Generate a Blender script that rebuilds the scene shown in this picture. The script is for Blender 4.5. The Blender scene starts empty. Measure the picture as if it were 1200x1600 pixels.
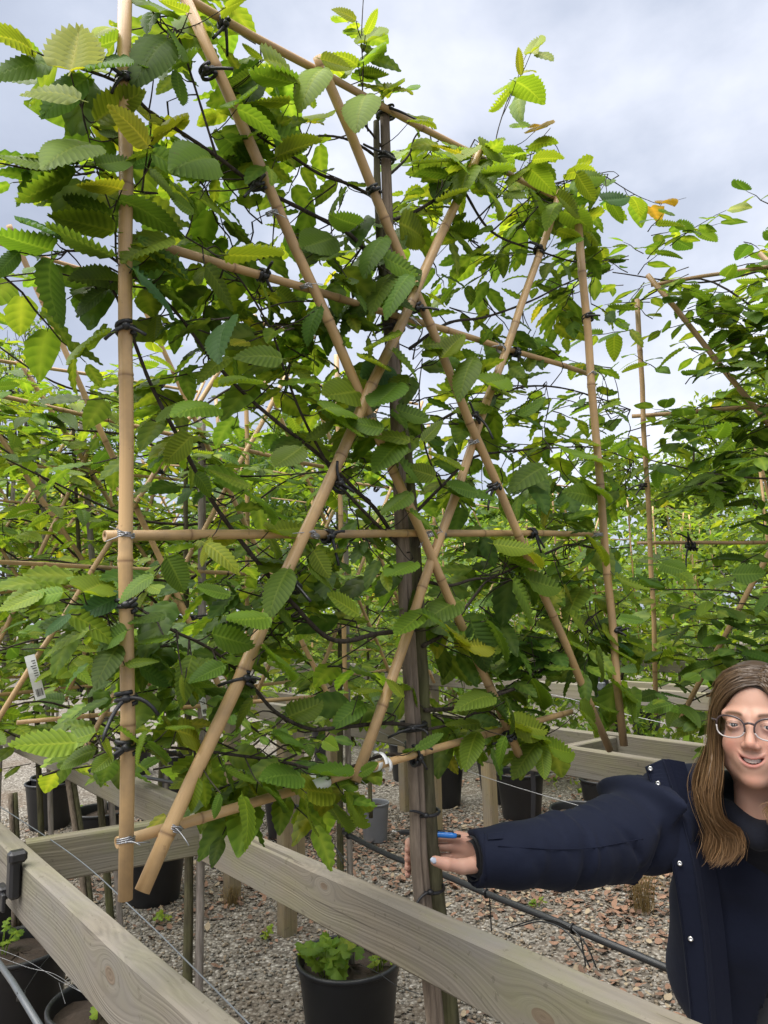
import bpy, math, random
import numpy as np
from mathutils import Vector, Matrix

# ------------------------------------------------------------------ camera, sky, sun, exposure
scene = bpy.context.scene
FPX, PITCH, ROLL, HC = 1150.0, math.radians(7.8), math.radians(1.5), 1.75
_F = np.array([0, math.cos(PITCH), math.sin(PITCH)])
_U = np.array([0, -math.sin(PITCH), math.cos(PITCH)])
_X = np.array([1.0, 0, 0])
_R = math.cos(ROLL) * _X - math.sin(ROLL) * _U
_UP = math.cos(ROLL) * _U + math.sin(ROLL) * _X
CAM = np.array([0, 0, HC])

cam = bpy.data.cameras.new('camera')
cam.sensor_fit = 'VERTICAL'
cam.sensor_height = 24.0
cam.lens = 24.0 * FPX / 1600.0
cam.clip_start, cam.clip_end = 0.02, 500
camo = bpy.data.objects.new('camera', cam)
scene.collection.objects.link(camo)
camo.matrix_world = Matrix(((_R[0], _UP[0], -_F[0], 0), (_R[1], _UP[1], -_F[1], 0), (_R[2], _UP[2], -_F[2], HC), (0, 0, 0, 1)))
scene.camera = camo

SUN_EL, SUN_AZ = math.radians(68), math.radians(245)   # azimuth clockwise from +Y: behind and left of the camera
world = bpy.data.worlds.new('World')
scene.world = world
world.use_nodes = True
wn, wl = world.node_tree.nodes, world.node_tree.links
wn.clear()
w_out = wn.new('ShaderNodeOutputWorld')
w_bg = wn.new('ShaderNodeBackground'); w_bg.inputs['Strength'].default_value = 0.075
w_sky = wn.new('ShaderNodeTexSky'); w_sky.sky_type = 'NISHITA'; w_sky.sun_disc = False
w_sky.sun_elevation = SUN_EL; w_sky.sun_rotation = SUN_AZ
w_tc = wn.new('ShaderNodeTexCoord')
w_map = wn.new('ShaderNodeMapping'); w_map.inputs['Scale'].default_value = (1.0, 1.0, 1.5)
w_map.inputs['Location'].default_value = (3.4, 1.2, 0.4)
w_n1 = wn.new('ShaderNodeTexNoise'); w_n1.inputs['Scale'].default_value = 1.9; w_n1.inputs['Detail'].default_value = 7
w_n1.inputs['Roughness'].default_value = 0.52; w_n1.inputs['Distortion'].default_value = 0.12
w_ramp = wn.new('ShaderNodeValToRGB')
w_ramp.color_ramp.elements[0].position = 0.34; w_ramp.color_ramp.elements[0].color = (2.5, 2.75, 3.4, 1)
w_ramp.color_ramp.elements[1].position = 0.66; w_ramp.color_ramp.elements[1].color = (5.6, 5.75, 6.3, 1)
e = w_ramp.color_ramp.elements.new(0.5); e.color = (3.4, 3.7, 4.4, 1)
w_mix = wn.new('ShaderNodeMixRGB'); w_mix.inputs['Fac'].default_value = 0.9
wl.new(w_tc.outputs['Generated'], w_map.inputs['Vector']); wl.new(w_map.outputs['Vector'], w_n1.inputs['Vector'])
wl.new(w_n1.outputs['Fac'], w_ramp.inputs['Fac'])
wl.new(w_sky.outputs['Color'], w_mix.inputs['Color1']); wl.new(w_ramp.outputs['Color'], w_mix.inputs['Color2'])
wl.new(w_mix.outputs['Color'], w_bg.inputs['Color']); wl.new(w_bg.outputs['Background'], w_out.inputs['Surface'])

sl = bpy.data.lights.new('sun', 'SUN'); sl.energy = 3.6; sl.angle = math.radians(75); sl.color = (1.0, 0.965, 0.91)
so = bpy.data.objects.new('sun', sl); scene.collection.objects.link(so)
sd = Vector((math.sin(SUN_AZ) * math.cos(SUN_EL), math.cos(SUN_AZ) * math.cos(SUN_EL), math.sin(SUN_EL)))
so.rotation_euler = (-sd).to_track_quat('-Z', 'Y').to_euler()
vs = scene.view_settings
vs.view_transform = 'Standard'; vs.look = 'None'; vs.gamma = 1.0; vs.use_curve_mapping = False
vs.exposure = 1.42
scene.cycles.max_bounces = 12
scene.cycles.diffuse_bounces = 7
scene.cycles.transmission_bounces = 10
scene.cycles.transparent_max_bounces = 8

rng = np.random.default_rng(7)
random.seed(7)

# ------------------------------------------------------------------ pixel helpers (photo pixels 1200 x 1600)
def ray(px, py):
    return _R * ((px - 600) / FPX) + _UP * ((800 - py) / FPX) + _F
def at_z(px, py, z):
    d = ray(px, py); return CAM + d * ((z - HC) / d[2])
def at_d(px, py, dep):
    return CAM + ray(px, py) * dep
PN = np.array([-0.677, 0.736, 0.0]); PU = np.array([0.736, 0.677, 0.0])
def on_panel(px, py, c, off=0.0):
    d = ray(px, py); return CAM + d * ((c + off) / (PN @ d))
RDIR = np.array([-0.637, 0.771, 0.0]); QDIR = np.array([0.771, 0.637, 0.0])
def rq(r, q, z=0.0):
    return RDIR * r + QDIR * q + np.array([0, 0, z])

# ------------------------------------------------------------------ mesh helpers
COL = scene.collection
class MB:
    """collects shapes; build() links them as one mesh object"""
    def __init__(self):
        self.v, self.f, self.a = [], [], {}
        self.n = 0
    def add(self, verts, faces, **attrs):
        verts = np.asarray(verts, float).reshape(-1, 3)
        self.v.append(verts)
        self.f.extend([tuple(int(i) + self.n for i in fc) for fc in faces])
        for k, val in attrs.items():
            val = np.asarray(val, float)
            if val.ndim == 0: val = np.full(len(verts), float(val))
            elif val.ndim == 1 and len(val) == 3 and len(verts) != 3: val = np.tile(val, (len(verts), 1))
            self.a.setdefault(k, []).append((self.n, val))
        self.n += len(verts)
        return self
    def tube(self, path, rad, sides=8, cap=True, squash=None, **attrs):
        P = np.asarray(path, float); n = len(P)
        rad = np.broadcast_to(np.asarray(rad, float), (n,))
        T = np.gradient(P, axis=0); T /= np.linalg.norm(T, axis=1)[:, None] + 1e-12
        ref = np.array([0, 0, 1.0]) if abs(T[0][2]) < 0.9 else np.array([1.0, 0, 0])
        N = np.cross(T[0], ref); N /= np.linalg.norm(N)
        ang = np.linspace(0, 2 * np.pi, sides, endpoint=False)
        V = []
        for i in range(n):
            N = N - T[i] * (N @ T[i]); N /= np.linalg.norm(N) + 1e-12
            B = np.cross(T[i], N)
            V.append(P[i] + rad[i] * (np.cos(ang)[:, None] * N + np.sin(ang)[:, None] * B * (squash or 1.0)))
        V = np.concatenate(V)
        F = []
        for i in range(n - 1):
            for j in range(sides):
                k = (j + 1) % sides
                F.append((i * sides + j, i * sides + k, (i + 1) * sides + k, (i + 1) * sides + j))
        if cap:
            F.append(tuple(range(sides - 1, -1, -1))); F.append(tuple((n - 1) * sides + j for j in range(sides)))
        return self.add(V, F, **attrs)
    def box(self, c, half, rot=None, bev=0.0, **attrs):
        c = np.asarray(c, float); h = np.asarray(half, float)
        b = min(bev, *(h * 0.49)) if bev else 0
        if not b:
            V = np.array([[sx, sy, sz] for sx in (-1, 1) for sy in (-1, 1) for sz in (-1, 1)]) * h
            F = [(0, 1, 3, 2), (4, 6, 7, 5), (0, 4, 5, 1), (2, 3, 7, 6), (0, 2, 6, 4), (1, 5, 7, 3)]
        else:
            V = []; idx = {}
            for sx in (-1, 1):
                for sy in (-1, 1):
                    for sz in (-1, 1):
                        for ax in range(3):
                            p = np.array([sx, sy, sz]) * (h - b); p[ax] = (sx, sy, sz)[ax] * h[ax]
                            idx[(sx, sy, sz, ax)] = len(V); V.append(p)
            F = []
            for ax in range(3):
                o = [i for i in range(3) if i != ax]
                for s in (-1, 1):
                    q = []
                    for a, bb in ((-1, -1), (1, -1), (1, 1), (-1, 1)):
                        k = [0, 0, 0]; k[ax] = s; k[o[0]] = a; k[o[1]] = bb
                        q.append(idx[(*k, ax)])
                    F.append(tuple(q))
            for ax in range(3):
                o = [i for i in range(3) if i != ax]
                for s1 in (-1, 1):
                    for s2 in (-1, 1):
                        k0 = [0, 0, 0]; k0[ax] = -1; k0[o[0]] = s1; k0[o[1]] = s2
                        k1 = list(k0); k1[ax] = 1
                        F.append((idx[(*k0, o[0])], idx[(*k1, o[0])], idx[(*k1, o[1])], idx[(*k0, o[1])]))
            for sx in (-1, 1):
                for sy in (-1, 1):
                    for sz in (-1, 1):
                        F.append(tuple(idx[(sx, sy, sz, a)] for a in range(3)))
            V = np.array(V)
        if rot is not None: V = V @ np.asarray(rot, float).T
        return self.add(V + c, F, **attrs)
    def lathe(self, prof, c=(0, 0, 0), sides=32, **attrs):
        prof = np.asarray(prof, float); n = len(prof)
        ang = np.linspace(0, 2 * np.pi, sides, endpoint=False)
        V = np.array([[r * math.cos(a), r * math.sin(a), z] for r, z in prof for a in ang]) + np.asarray(c, float)
        F = []
        for i in range(n - 1):
            for j in range(sides):
                k = (j + 1) % sides
                F.append((i * sides + j, i * sides + k, (i + 1) * sides + k, (i + 1) * sides + j))
        return self.add(V, F, **attrs)
    def ribbon(self, L, R_, thick, **attrs):
        """closed strip between two polylines with thickness along thick vectors"""
        L = np.asarray(L, float); R_ = np.asarray(R_, float); t = np.asarray(thick, float)
        n = len(L); V = np.concatenate([L, R_, R_ + t, L + t]); F = []
        for i in range(n - 1):
            for a in range(4):
                b = (a + 1) % 4
                F.append((a * n + i, b * n + i, b * n + i + 1, a * n + i + 1))
        F.append((0, 3 * n, 2 * n, n)); F.append((n - 1, 2 * n - 1, 3 * n - 1, 4 * n - 1))
        return self.add(V, F, **attrs)
    def mesh(self, name, mat, offset=(0, 0, 0), smooth=True):
        V = np.concatenate(self.v) - np.asarray(offset, float)
        me = bpy.data.meshes.new(name)
        me.from_pydata(V.tolist(), [], self.f)
        for k, parts in self.a.items():
            dim = 1 if np.ndim(parts[0][1]) == 1 else 3
            if dim == 1:
                at = me.attributes.new(k, 'FLOAT', 'POINT'); buf = np.zeros(self.n)
                for st, val in parts: buf[st:st + len(val)] = val
                at.data.foreach_set('value', buf)
            else:
                at = me.attributes.new(k, 'FLOAT_COLOR', 'POINT'); buf = np.ones((self.n, 4))
                for st, val in parts: buf[st:st + len(val), :3] = val
                at.data.foreach_set('color', buf.ravel())
        if smooth: me.polygons.foreach_set('use_smooth', np.ones(len(me.polygons), bool))
        if mat is not None: me.materials.append(mat)
        me.update()
        return me
    def build(self, name, mat, parent=None, smooth=True):
        me = self.mesh(name, mat, root_loc(parent), smooth)
        return link(name, me, parent)
def root_loc(p):
    while p is not None and p.parent is not None: p = p.parent
    return np.array(p.location) if p is not None else np.zeros(3)
def link(name, me, parent=None):
    o = bpy.data.objects.new(name, me); COL.objects.link(o)
    if parent is not None: o.parent = parent
    return o
def tag(o, label=None, cat=None, group=None, kind=None):
    if label: o['label'] = label
    if cat: o['category'] = cat
    if group: o['group'] = group
    if kind: o['kind'] = kind
    return o
def thing(name, label, cat, loc, group=None):
    o = bpy.data.objects.new(name, None); o.empty_display_size = 0.05
    o.location = tuple(float(x) for x in loc); COL.objects.link(o)
    return tag(o, label, cat, group)
def unit(v):
    v = np.asarray(v, float); return v / (np.linalg.norm(v) + 1e-12)
def spline(pts, n):
    """Catmull-Rom through pts"""
    P = np.asarray(pts, float)
    if len(P) == 2: return P[0] + (P[1] - P[0]) * np.linspace(0, 1, n)[:, None]
    Q = np.vstack([2 * P[0] - P[1], P, 2 * P[-1] - P[-2]])
    t = np.linspace(0, len(P) - 1 - 1e-9, n); i = t.astype(int); u = (t - i)[:, None]
    a, b, c, d = Q[i], Q[i + 1], Q[i + 2], Q[i + 3]
    return 0.5 * (2 * b + (c - a) * u + (2 * a - 5 * b + 4 * c - d) * u ** 2 + (3 * b - a - 3 * c + d) * u ** 3)

# ------------------------------------------------------------------ materials
class NT:
    def __init__(self, name):
        self.m = bpy.data.materials.new(name); self.m.use_nodes = True
        self.t = self.m.node_tree; self.t.nodes.clear()
        self.out = self.t.nodes.new('ShaderNodeOutputMaterial')
    def n(self, typ, **kw):
        nd = self.t.nodes.new('ShaderNode' + typ)
        for k, v in kw.items():
            if hasattr(nd, k) and not isinstance(v, tuple): setattr(nd, k, v)
            else: self.set(nd, k, v)
        return nd
    def set(self, nd, k, v):
        key = k.replace('_', ' ')
        s = nd.inputs[key] if key in nd.inputs else nd.inputs[k]
        if isinstance(v, bpy.types.NodeSocket): self.t.links.new(v, s)
        else:
            if isinstance(v, tuple) and len(v) == 3 and s.type == 'RGBA': v = (*v, 1)
            s.default_value = v
    def noise(self, scale, detail=4, rough=0.55, vec=None, dist=0.0):
        nd = self.t.nodes.new('ShaderNodeTexNoise')
        nd.inputs['Scale'].default_value = scale; nd.inputs['Detail'].default_value = detail
        nd.inputs['Roughness'].default_value = rough; nd.inputs['Distortion'].default_value = dist
        if vec is not None: self.t.links.new(vec, nd.inputs['Vector'])
        return nd.outputs['Fac']
    def ramp(self, fac, stops):
        nd = self.t.nodes.new('ShaderNodeValToRGB'); el = nd.color_ramp.elements
        while len(el) < len(stops): el.new(0.5)
        for e_, (p, c) in zip(el, stops): e_.position = p; e_.color = (*c, 1) if len(c) == 3 else c
        self.t.links.new(fac, nd.inputs['Fac']); return nd.outputs['Color']
    def mix(self, fac, a, b, mode='MIX'):
        nd = self.t.nodes.new('ShaderNodeMixRGB'); nd.blend_type = mode
        for s, v in zip(nd.inputs, (fac, a, b)):
            if isinstance(v, bpy.types.NodeSocket): self.t.links.new(v, s)
            else: s.default_value = (*v, 1) if isinstance(v, tuple) and len(v) == 3 else v
        return nd.outputs['Color']
    def math(self, op, a, b=0.0, c=0.0, clamp=False):
        nd = self.t.nodes.new('ShaderNodeMath'); nd.operation = op; nd.use_clamp = clamp
        for s, v in zip(nd.inputs, (a, b, c)):
            if isinstance(v, bpy.types.NodeSocket): self.t.links.new(v, s)
            else: s.default_value = v
        return nd.outputs[0]
    def coord(self, kind='Object', scale=(1, 1, 1), loc=(0, 0, 0)):
        tc = self.t.nodes.new('ShaderNodeTexCoord'); mp = self.t.nodes.new('ShaderNodeMapping')
        mp.inputs['Scale'].default_value = scale; mp.inputs['Location'].default_value = loc
        self.t.links.new(tc.outputs[kind], mp.inputs['Vector']); return mp.outputs['Vector']
    def attr(self, name, out='Fac'):
        nd = self.t.nodes.new('ShaderNodeAttribute'); nd.attribute_name = name; return nd.outputs[out]
    def bump(self, h, strength=0.3, dist=0.01):
        nd = self.t.nodes.new('ShaderNodeBump'); nd.inputs['Strength'].default_value = strength; nd.inputs['Distance'].default_value = dist
        self.t.links.new(h, nd.inputs['Height']); return nd.outputs['Normal']
    def pbsdf(self, color, rough=0.6, normal=None, **kw):
        nd = self.t.nodes.new('ShaderNodeBsdfPrincipled')
        self.set(nd, 'Base Color', color); self.set(nd, 'Roughness', rough)
        if normal is not None: self.t.links.new(normal, nd.inputs['Normal'])
        for k, v in kw.items(): self.set(nd, k, v)
        return nd.outputs['BSDF']
    def done(self, sh):
        self.t.links.new(sh, self.out.inputs['Surface']); return self.m

def mat_plain(name, color, rough=0.5, var=0.15, scale=30, bump=0.0, **kw):
    N = NT(name); v = N.coord()
    f = N.noise(scale, 4, 0.6, v)
    c = N.mix(f, tuple(x * (1 - var) for x in color), tuple(x * (1 + var) for x in color))
    return N.done(N.pbsdf(c, rough, N.bump(f, bump, 0.004) if bump else None, **kw))

def mat_leaf(name, use_obj):
    N = NT(name)
    if use_obj:
        oi = N.t.nodes.new('ShaderNodeObjectInfo'); tint = oi.outputs['Color']
    else:
        tint = N.attr('tint', 'Color')
    vein = N.attr('vein'); mid = N.attr('mid')
    v = N.coord('Object', (9, 9, 9)) if use_obj else N.coord('Object', (90, 90, 90))
    if use_obj:
        ad = N.t.nodes.new('ShaderNodeVectorMath'); ad.operation = 'ADD'; N.t.links.new(v, ad.inputs[0])
        cx = N.t.nodes.new('ShaderNodeCombineXYZ'); N.t.links.new(N.math('MULTIPLY', oi.outputs['Random'], 90.0), cx.inputs[0]); N.t.links.new(cx.outputs[0], ad.inputs[1]); v = ad.outputs[0]
    f = N.noise(1.0, 3, 0.6, v)
    c = N.mix(N.math('MULTIPLY', vein, 0.75), tint, N.mix(1.0, tint, (0.42, 0.50, 0.5), 'MULTIPLY'))  # valleys between the pleats darkened: fold shade painted into the leaf colour
    c = N.mix(N.math('MULTIPLY', mid, 0.55), c, N.mix(1.0, tint, (1.9, 1.55, 2.0), 'MULTIPLY'))
    c = N.mix(N.math('MULTIPLY', f, 0.45), c, N.mix(1.0, tint, (0.6, 0.72, 0.8), 'MULTIPLY'))
    sp = N.noise(2.2, 2, 0.5, v)
    c = N.mix(N.math('MULTIPLY', N.math('GREATER_THAN', sp, 0.735), 0.55), c, (0.16, 0.11, 0.035))
    nrm = N.bump(N.math('ADD', N.math('MULTIPLY', vein, -0.6), N.math('MULTIPLY', f, 0.3)), 0.35, 0.002)
    p = N.pbsdf(c, 0.52, nrm, Specular_IOR_Level=0.28)
    tr = N.t.nodes.new('ShaderNodeBsdfTranslucent')
    N.t.links.new(N.mix(1.0, c, (1.8, 1.62, 0.7), 'MULTIPLY'), tr.inputs['Color'])
    mx = N.t.nodes.new('ShaderNodeMixShader'); mx.inputs['Fac'].default_value = 0.48
    N.t.links.new(p, mx.inputs[1]); N.t.links.new(tr.outputs[0], mx.inputs[2])
    return N.done(mx.outputs[0])

def mat_bamboo(name='bamboo', base=(0.50, 0.325, 0.15)):
    N = NT(name)
    node = N.attr('node'); pale = N.attr('tone')
    st = N.attr('along')
    cmb = N.t.nodes.new('ShaderNodeCombineXYZ'); N.t.links.new(st, cmb.inputs['X']); N.t.links.new(N.attr('round'), cmb.inputs['Y'])
    f1 = N.noise(3.0, 5, 0.65, cmb.outputs[0]); 
    v = N.coord('Object', (60, 60, 60)); f2 = N.noise(1.0, 4, 0.65, v)
    f3 = N.noise(7.0, 5, 0.7, N.coord())
    c = N.mix(f1, tuple(x * 0.80 for x in base), tuple(min(1, x * 1.22) for x in base))
    c = N.mix(N.math('MULTIPLY', pale, 0.85), c, N.mix(f1, (0.19, 0.105, 0.055), (0.35, 0.20, 0.10)))
    c = N.mix(N.math('MULTIPLY', N.math('GREATER_THAN', f2, 0.67), 0.35), c, (0.19, 0.10, 0.045))
    c = N.mix(N.math('MULTIPLY', N.math('SUBTRACT', f3, 0.45, clamp=True), 3.0, clamp=True), c, (0.25, 0.175, 0.10))
    c = N.mix(N.math('MULTIPLY', node, 0.75), c, (0.13, 0.065, 0.03))
    return N.done(N.pbsdf(c, 0.42, N.bump(f1, 0.12, 0.002), Specular_IOR_Level=0.4))

def mat_timber(name, knots=(), base0=(0.10, 0.085, 0.065), base1=(0.255, 0.225, 0.17), algae=0.5):
    """weathered softwood; local x runs along the board"""
    N = NT(name)
    tc = N.t.nodes.new('ShaderNodeTexCoord'); sp = N.t.nodes.new('ShaderNodeSeparateXYZ')
    N.t.links.new(tc.outputs['Object'], sp.inputs[0])
    x, y, z = sp.outputs
    warp = N.math('MULTIPLY', N.math('SUBTRACT', N.noise(1.6, 3, 0.5, N.coord('Object', (1.0, 5, 5))), 0.5), 0.05)
    zz = N.math('ADD', z, warp)
    ring = None
    for (kx, kz, kr) in knots:
        dx = N.math('MULTIPLY', N.math('SUBTRACT', x, kx), 0.55)
        dz = N.math('SUBTRACT', z, kz)
        d = N.math('SQRT', N.math('ADD', N.math('MULTIPLY', dx, dx), N.math('MULTIPLY', dz, dz)))
        fall = N.math('POWER', 2.718, N.math('MULTIPLY', N.math('MULTIPLY', d, d), -1.0 / (2 * (kr * 1.3) ** 2)))
        sgn = N.math('SUBTRACT', N.math('MULTIPLY', N.math('GREATER_THAN', dz, 0.0), 2.0), 1.0)
        # the grain flows round the knot
        zz = N.math('ADD', N.math('MULTIPLY', zz, N.math('SUBTRACT', 1.0, fall)), N.math('MULTIPLY', d, fall))
        core = N.math('LESS_THAN', d, kr * 0.35)
        ring = core if ring is None else N.math('MAXIMUM', ring, core)
    cmb = N.t.nodes.new('ShaderNodeCombineXYZ')
    N.t.links.new(N.math('MULTIPLY', x, 0.9), cmb.inputs[0]); N.t.links.new(N.math('MULTIPLY', y, 60.0), cmb.inputs[1]); N.t.links.new(N.math('MULTIPLY', zz, 110.0), cmb.inputs[2])
    grain = N.noise(1.0, 4, 0.6, cmb.outputs[0])
    band = N.math('MULTIPLY_ADD', N.math('SINE', N.math('ADD', N.math('MULTIPLY', zz, 940.0), N.math('MULTIPLY', y, 420.0))), 0.5, 0.5)
    g = N.math('ADD', N.math('MULTIPLY', grain, 0.86), N.math('MULTIPLY', band, 0.09))
    c = N.ramp(g, [(0.18, base0), (0.5, tuple(0.5 * (a + b) for a, b in zip(base0, base1))), (0.85, base1)])
    patch = N.noise(3.0, 5, 0.6, N.coord('Object', (1, 2, 2)))
    c = N.mix(N.math('MULTIPLY', N.math('SUBTRACT', patch, 0.40, clamp=True), 2.6), c, (0.165, 0.155, 0.14))
    alg = N.noise(5.0, 5, 0.65, N.coord('Object', (1, 2.5, 2.5), (3, 1, 2)))
    zt = N.math('MULTIPLY_ADD', z, 7.0, 0.75, clamp=True)
    c = N.mix(N.math('MULTIPLY', N.math('MULTIPLY', N.math('SUBTRACT', alg, 0.42, clamp=True), 3.5 * algae), zt, clamp=True), c, (0.16, 0.165, 0.065))
    crk = N.noise(1.0, 3, 0.5, N.coord('Object', (1.6, 45, 95), (7, 3, 1)))
    c = N.mix(N.math('MULTIPLY', N.math('GREATER_THAN', crk, 0.665), 0.6), c, (0.055, 0.045, 0.035))
    fine = N.noise(60.0, 3, 0.6, tc.outputs['Object'])
    c = N.mix(N.math('MULTIPLY', N.math('GREATER_THAN', fine, 0.66), 0.4), c, (0.08, 0.07, 0.05))
    if ring is not None: c = N.mix(N.math('MULTIPLY', ring, 0.7), c, (0.13, 0.09, 0.06))
    return N.done(N.pbsdf(c, 0.85, N.bump(g, 0.5, 0.004), Specular_IOR_Level=0.2))

def mat_bark(name, c0, c1, sx=30, algae=0.0):
    N = NT(name)
    f = N.noise(1.0, 5, 0.65, N.coord('Object', (sx * 3, sx * 3, sx * 0.35)))
    f2 = N.noise(5.0, 3, 0.6, N.coord())
    c = N.ramp(f, [(0.3, c0), (0.7, c1)])
    if algae: c = N.mix(N.math('MULTIPLY', N.math('SUBTRACT', f2, 0.42, clamp=True), 4 * algae, clamp=True), c, (0.11, 0.125, 0.035))
    return N.done(N.pbsdf(c, 0.85, N.bump(f, 0.6, 0.006), Specular_IOR_Level=0.2))

M = {}
M['leaf'] = mat_leaf('hornbeam_leaf', True)
M['foliage'] = mat_leaf('hornbeam_foliage', False)
M['bamboo'] = mat_bamboo()
M['timber'] = mat_timber('weathered_timber')
M['bark'] = mat_bark('hornbeam_bark', (0.035, 0.030, 0.020), (0.12, 0.105, 0.065), 40, 0.5)
M['branch'] = mat_bark('branch_bark', (0.022, 0.018, 0.015), (0.075, 0.06, 0.046), 60)
M['stake'] = mat_bark('split_stake', (0.10, 0.078, 0.060), (0.26, 0.205, 0.155), 30)
M['greystake'] = mat_bark('grey_stake', (0.15, 0.125, 0.105), (0.36, 0.32, 0.285), 30)
M['rubber'] = mat_plain('black_tie', (0.012, 0.012, 0.014), 0.45)
M['pot'] = mat_plain('black_pot_plastic', (0.012, 0.0125, 0.014), 0.45, 0.3, 14)
M['potgrey'] = mat_plain('grey_pot_plastic', (0.15, 0.155, 0.165), 0.5, 0.15, 10)
M['soil'] = mat_plain('potting_soil', (0.035, 0.023, 0.015), 0.95, 0.6, 60, 0.8)
M['wire'] = mat_plain('galvanised_wire', (0.32, 0.32, 0.33), 0.4, 0.2, 40, Metallic=0.8)
M['white'] = mat_plain('white_plastic', (0.75, 0.75, 0.74), 0.5, 0.05)
M['black'] = mat_plain('black_print', (0.03, 0.03, 0.03), 0.6)
M['pipe'] = mat_plain('black_pipe', (0.017, 0.018, 0.02), 0.4, 0.3, 20)
M['greypipe'] = mat_plain('grey_pipe', (0.10, 0.11, 0.12), 0.4, 0.3, 20)

# ------------------------------------------------------------------ the ground
def mat_ground():
    N = NT('gravel_ground')
    co = N.coord()
    vo = N.t.nodes.new('ShaderNodeTexVoronoi'); vo.inputs['Scale'].default_value = 55
    N.t.links.new(co, vo.inputs['Vector'])
    sep = N.t.nodes.new('ShaderNodeSeparateColor'); N.t.links.new(vo.outputs['Color'], sep.inputs[0])
    c = N.ramp(sep.outputs[0], [(0.0, (0.10, 0.088, 0.072)), (0.45, (0.23, 0.205, 0.17)), (0.85, (0.37, 0.345, 0.30)), (1.0, (0.50, 0.47, 0.42))])
    c = N.mix(N.math('MULTIPLY', vo.outputs['Distance'], 0.9, clamp=True), c, (0.05, 0.042, 0.033))
    big = N.noise(1.1, 5, 0.65, co)
    c = N.mix(N.math('MULTIPLY', N.math('SUBTRACT', big, 0.47, clamp=True), 3.0, clamp=True), c, (0.10, 0.07, 0.045))
    h = N.math('SUBTRACT', 1.0, vo.outputs['Distance'])
    return N.done(N.pbsdf(c, 0.9, N.bump(h, 0.9, 0.012), Specular_IOR_Level=0.25))
g = MB(); g.add([(-250, -60, 0), (250, -60, 0), (250, 400, 0), (-250, 400, 0)], [(0, 1, 2, 3)])
tag(g.build('ground', mat_ground(), smooth=False), 'grey gravel ground of the nursery yard', kind='structure')

def scatter_mesh(name, tmpl_v, tmpl_f, mats, colors, mat, kind_label, smooth):
    """one mesh of many copies: mats (n,4,4), colors (n,3)"""
    n, nv = len(mats), len(tmpl_v[0])
    V = np.empty((n, nv, 3))
    for k in range(len(tmpl_v)):
        s = np.arange(n) % len(tmpl_v) == k
        V[s] = np.einsum('nij,vj->nvi', mats[s, :3, :3], tmpl_v[k]) + mats[s, None, :3, 3]
    F = (np.asarray(tmpl_f)[None] + (np.arange(n) * nv)[:, None, None]).reshape(-1, len(tmpl_f[0]))
    me = bpy.data.meshes.new(name)
    me.vertices.add(n * nv); me.vertices.foreach_set('co', V.ravel())
    k = F.shape[1]
    me.loops.add(F.size); me.loops.foreach_set('vertex_index', F.ravel().astype(np.int32))
    me.polygons.add(len(F)); me.polygons.foreach_set('loop_start', np.arange(0, F.size, k, dtype=np.int32))
    if smooth: me.polygons.foreach_set('use_smooth', np.ones(len(F), bool))
    at = me.attributes.new('tint', 'FLOAT_COLOR', 'POINT')
    C = np.ones((n, nv, 4)); C[:, :, :3] = colors[:, None, :]
    at.data.foreach_set('color', C.ravel())
    me.update(calc_edges=True); me.materials.append(mat)
    o = link(name, me)
    tag(o, kind_label, kind='stuff'); return o

def rand_rot(n, r):
    q = r.normal(size=(n, 4)); q /= np.linalg.norm(q, axis=1)[:, None]
    w, x, y, z = q.T
    return np.stack([np.stack([1 - 2 * (y * y + z * z), 2 * (x * y - z * w), 2 * (x * z + y * w)], -1),
                     np.stack([2 * (x * y + z * w), 1 - 2 * (x * x + z * z), 2 * (y * z - x * w)], -1),
                     np.stack([2 * (x * z - y * w), 2 * (y * z + x * w), 1 - 2 * (x * x + y * y)], -1)], 1)

def smooth_field(xy, seed, scale):
    r = np.random.default_rng(seed); out = np.zeros(len(xy))
    for k in range(7):
        d = r.normal(size=2) * scale * (0.6 + 0.35 * k); out += np.sin(xy @ d + r.uniform(0, 6.28)) / (1 + 0.35 * k)
    return out

def mat_tint(name, rough, bump=0.3):
    N = NT(name); t = N.attr('tint', 'Color'); f = N.noise(120, 3, 0.6, N.coord())
    c = N.mix(N.math('MULTIPLY', f, 0.6), t, N.mix(1.0, t, (0.55, 0.55, 0.55), 'MULTIPLY'))
    return N.done(N.pbsdf(c, rough, N.bump(f, bump, 0.003), Specular_IOR_Level=0.3))

def frustum_xy(n, y0, y1, r):
    y = np.sqrt(r.uniform(y0 * y0, y1 * y1, n)); x = r.uniform(-0.62, 0.62, n) * (y + 0.5)
    return np.stack([x, y], 1)
r_ = np.random.default_rng(3)
ns = 62000
oct_v = np.array([(1, 0, 0), (-1, 0, 0), (0, 1, 0), (0, -1, 0), (0, 0, 1), (0, 0, -1)], float)
oct_f = [(0, 2, 4), (2, 1, 4), (1, 3, 4), (3, 0, 4), (2, 0, 5), (1, 2, 5), (3, 1, 5), (0, 3, 5)]
def subdiv(v, f):
    v = [tuple(p) for p in v]; cache = {}; out = []
    def mid(a, b):
        k = (min(a, b), max(a, b))
        if k not in cache:
            p = unit(np.array(v[a]) + np.array(v[b])); cache[k] = len(v); v.append(tuple(p))
        return cache[k]
    for a, b, c in f:
        ab, bc, ca = mid(a, b), mid(b, c), mid(c, a)
        out += [(a, ab, ca), (ab, b, bc), (ca, bc, c), (ab, bc, ca)]
    return np.array(v), out
ico_v, ico_f = subdiv(oct_v, oct_f)            # 18 verts, 32 faces
stone_t = []
for k in range(6):
    v = np.array(oct_v) * (1 + r_.uniform(-0.32, 0.32, (6, 1))) + r_.uniform(-0.25, 0.25, (6, 3)); stone_t.append(v)
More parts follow.
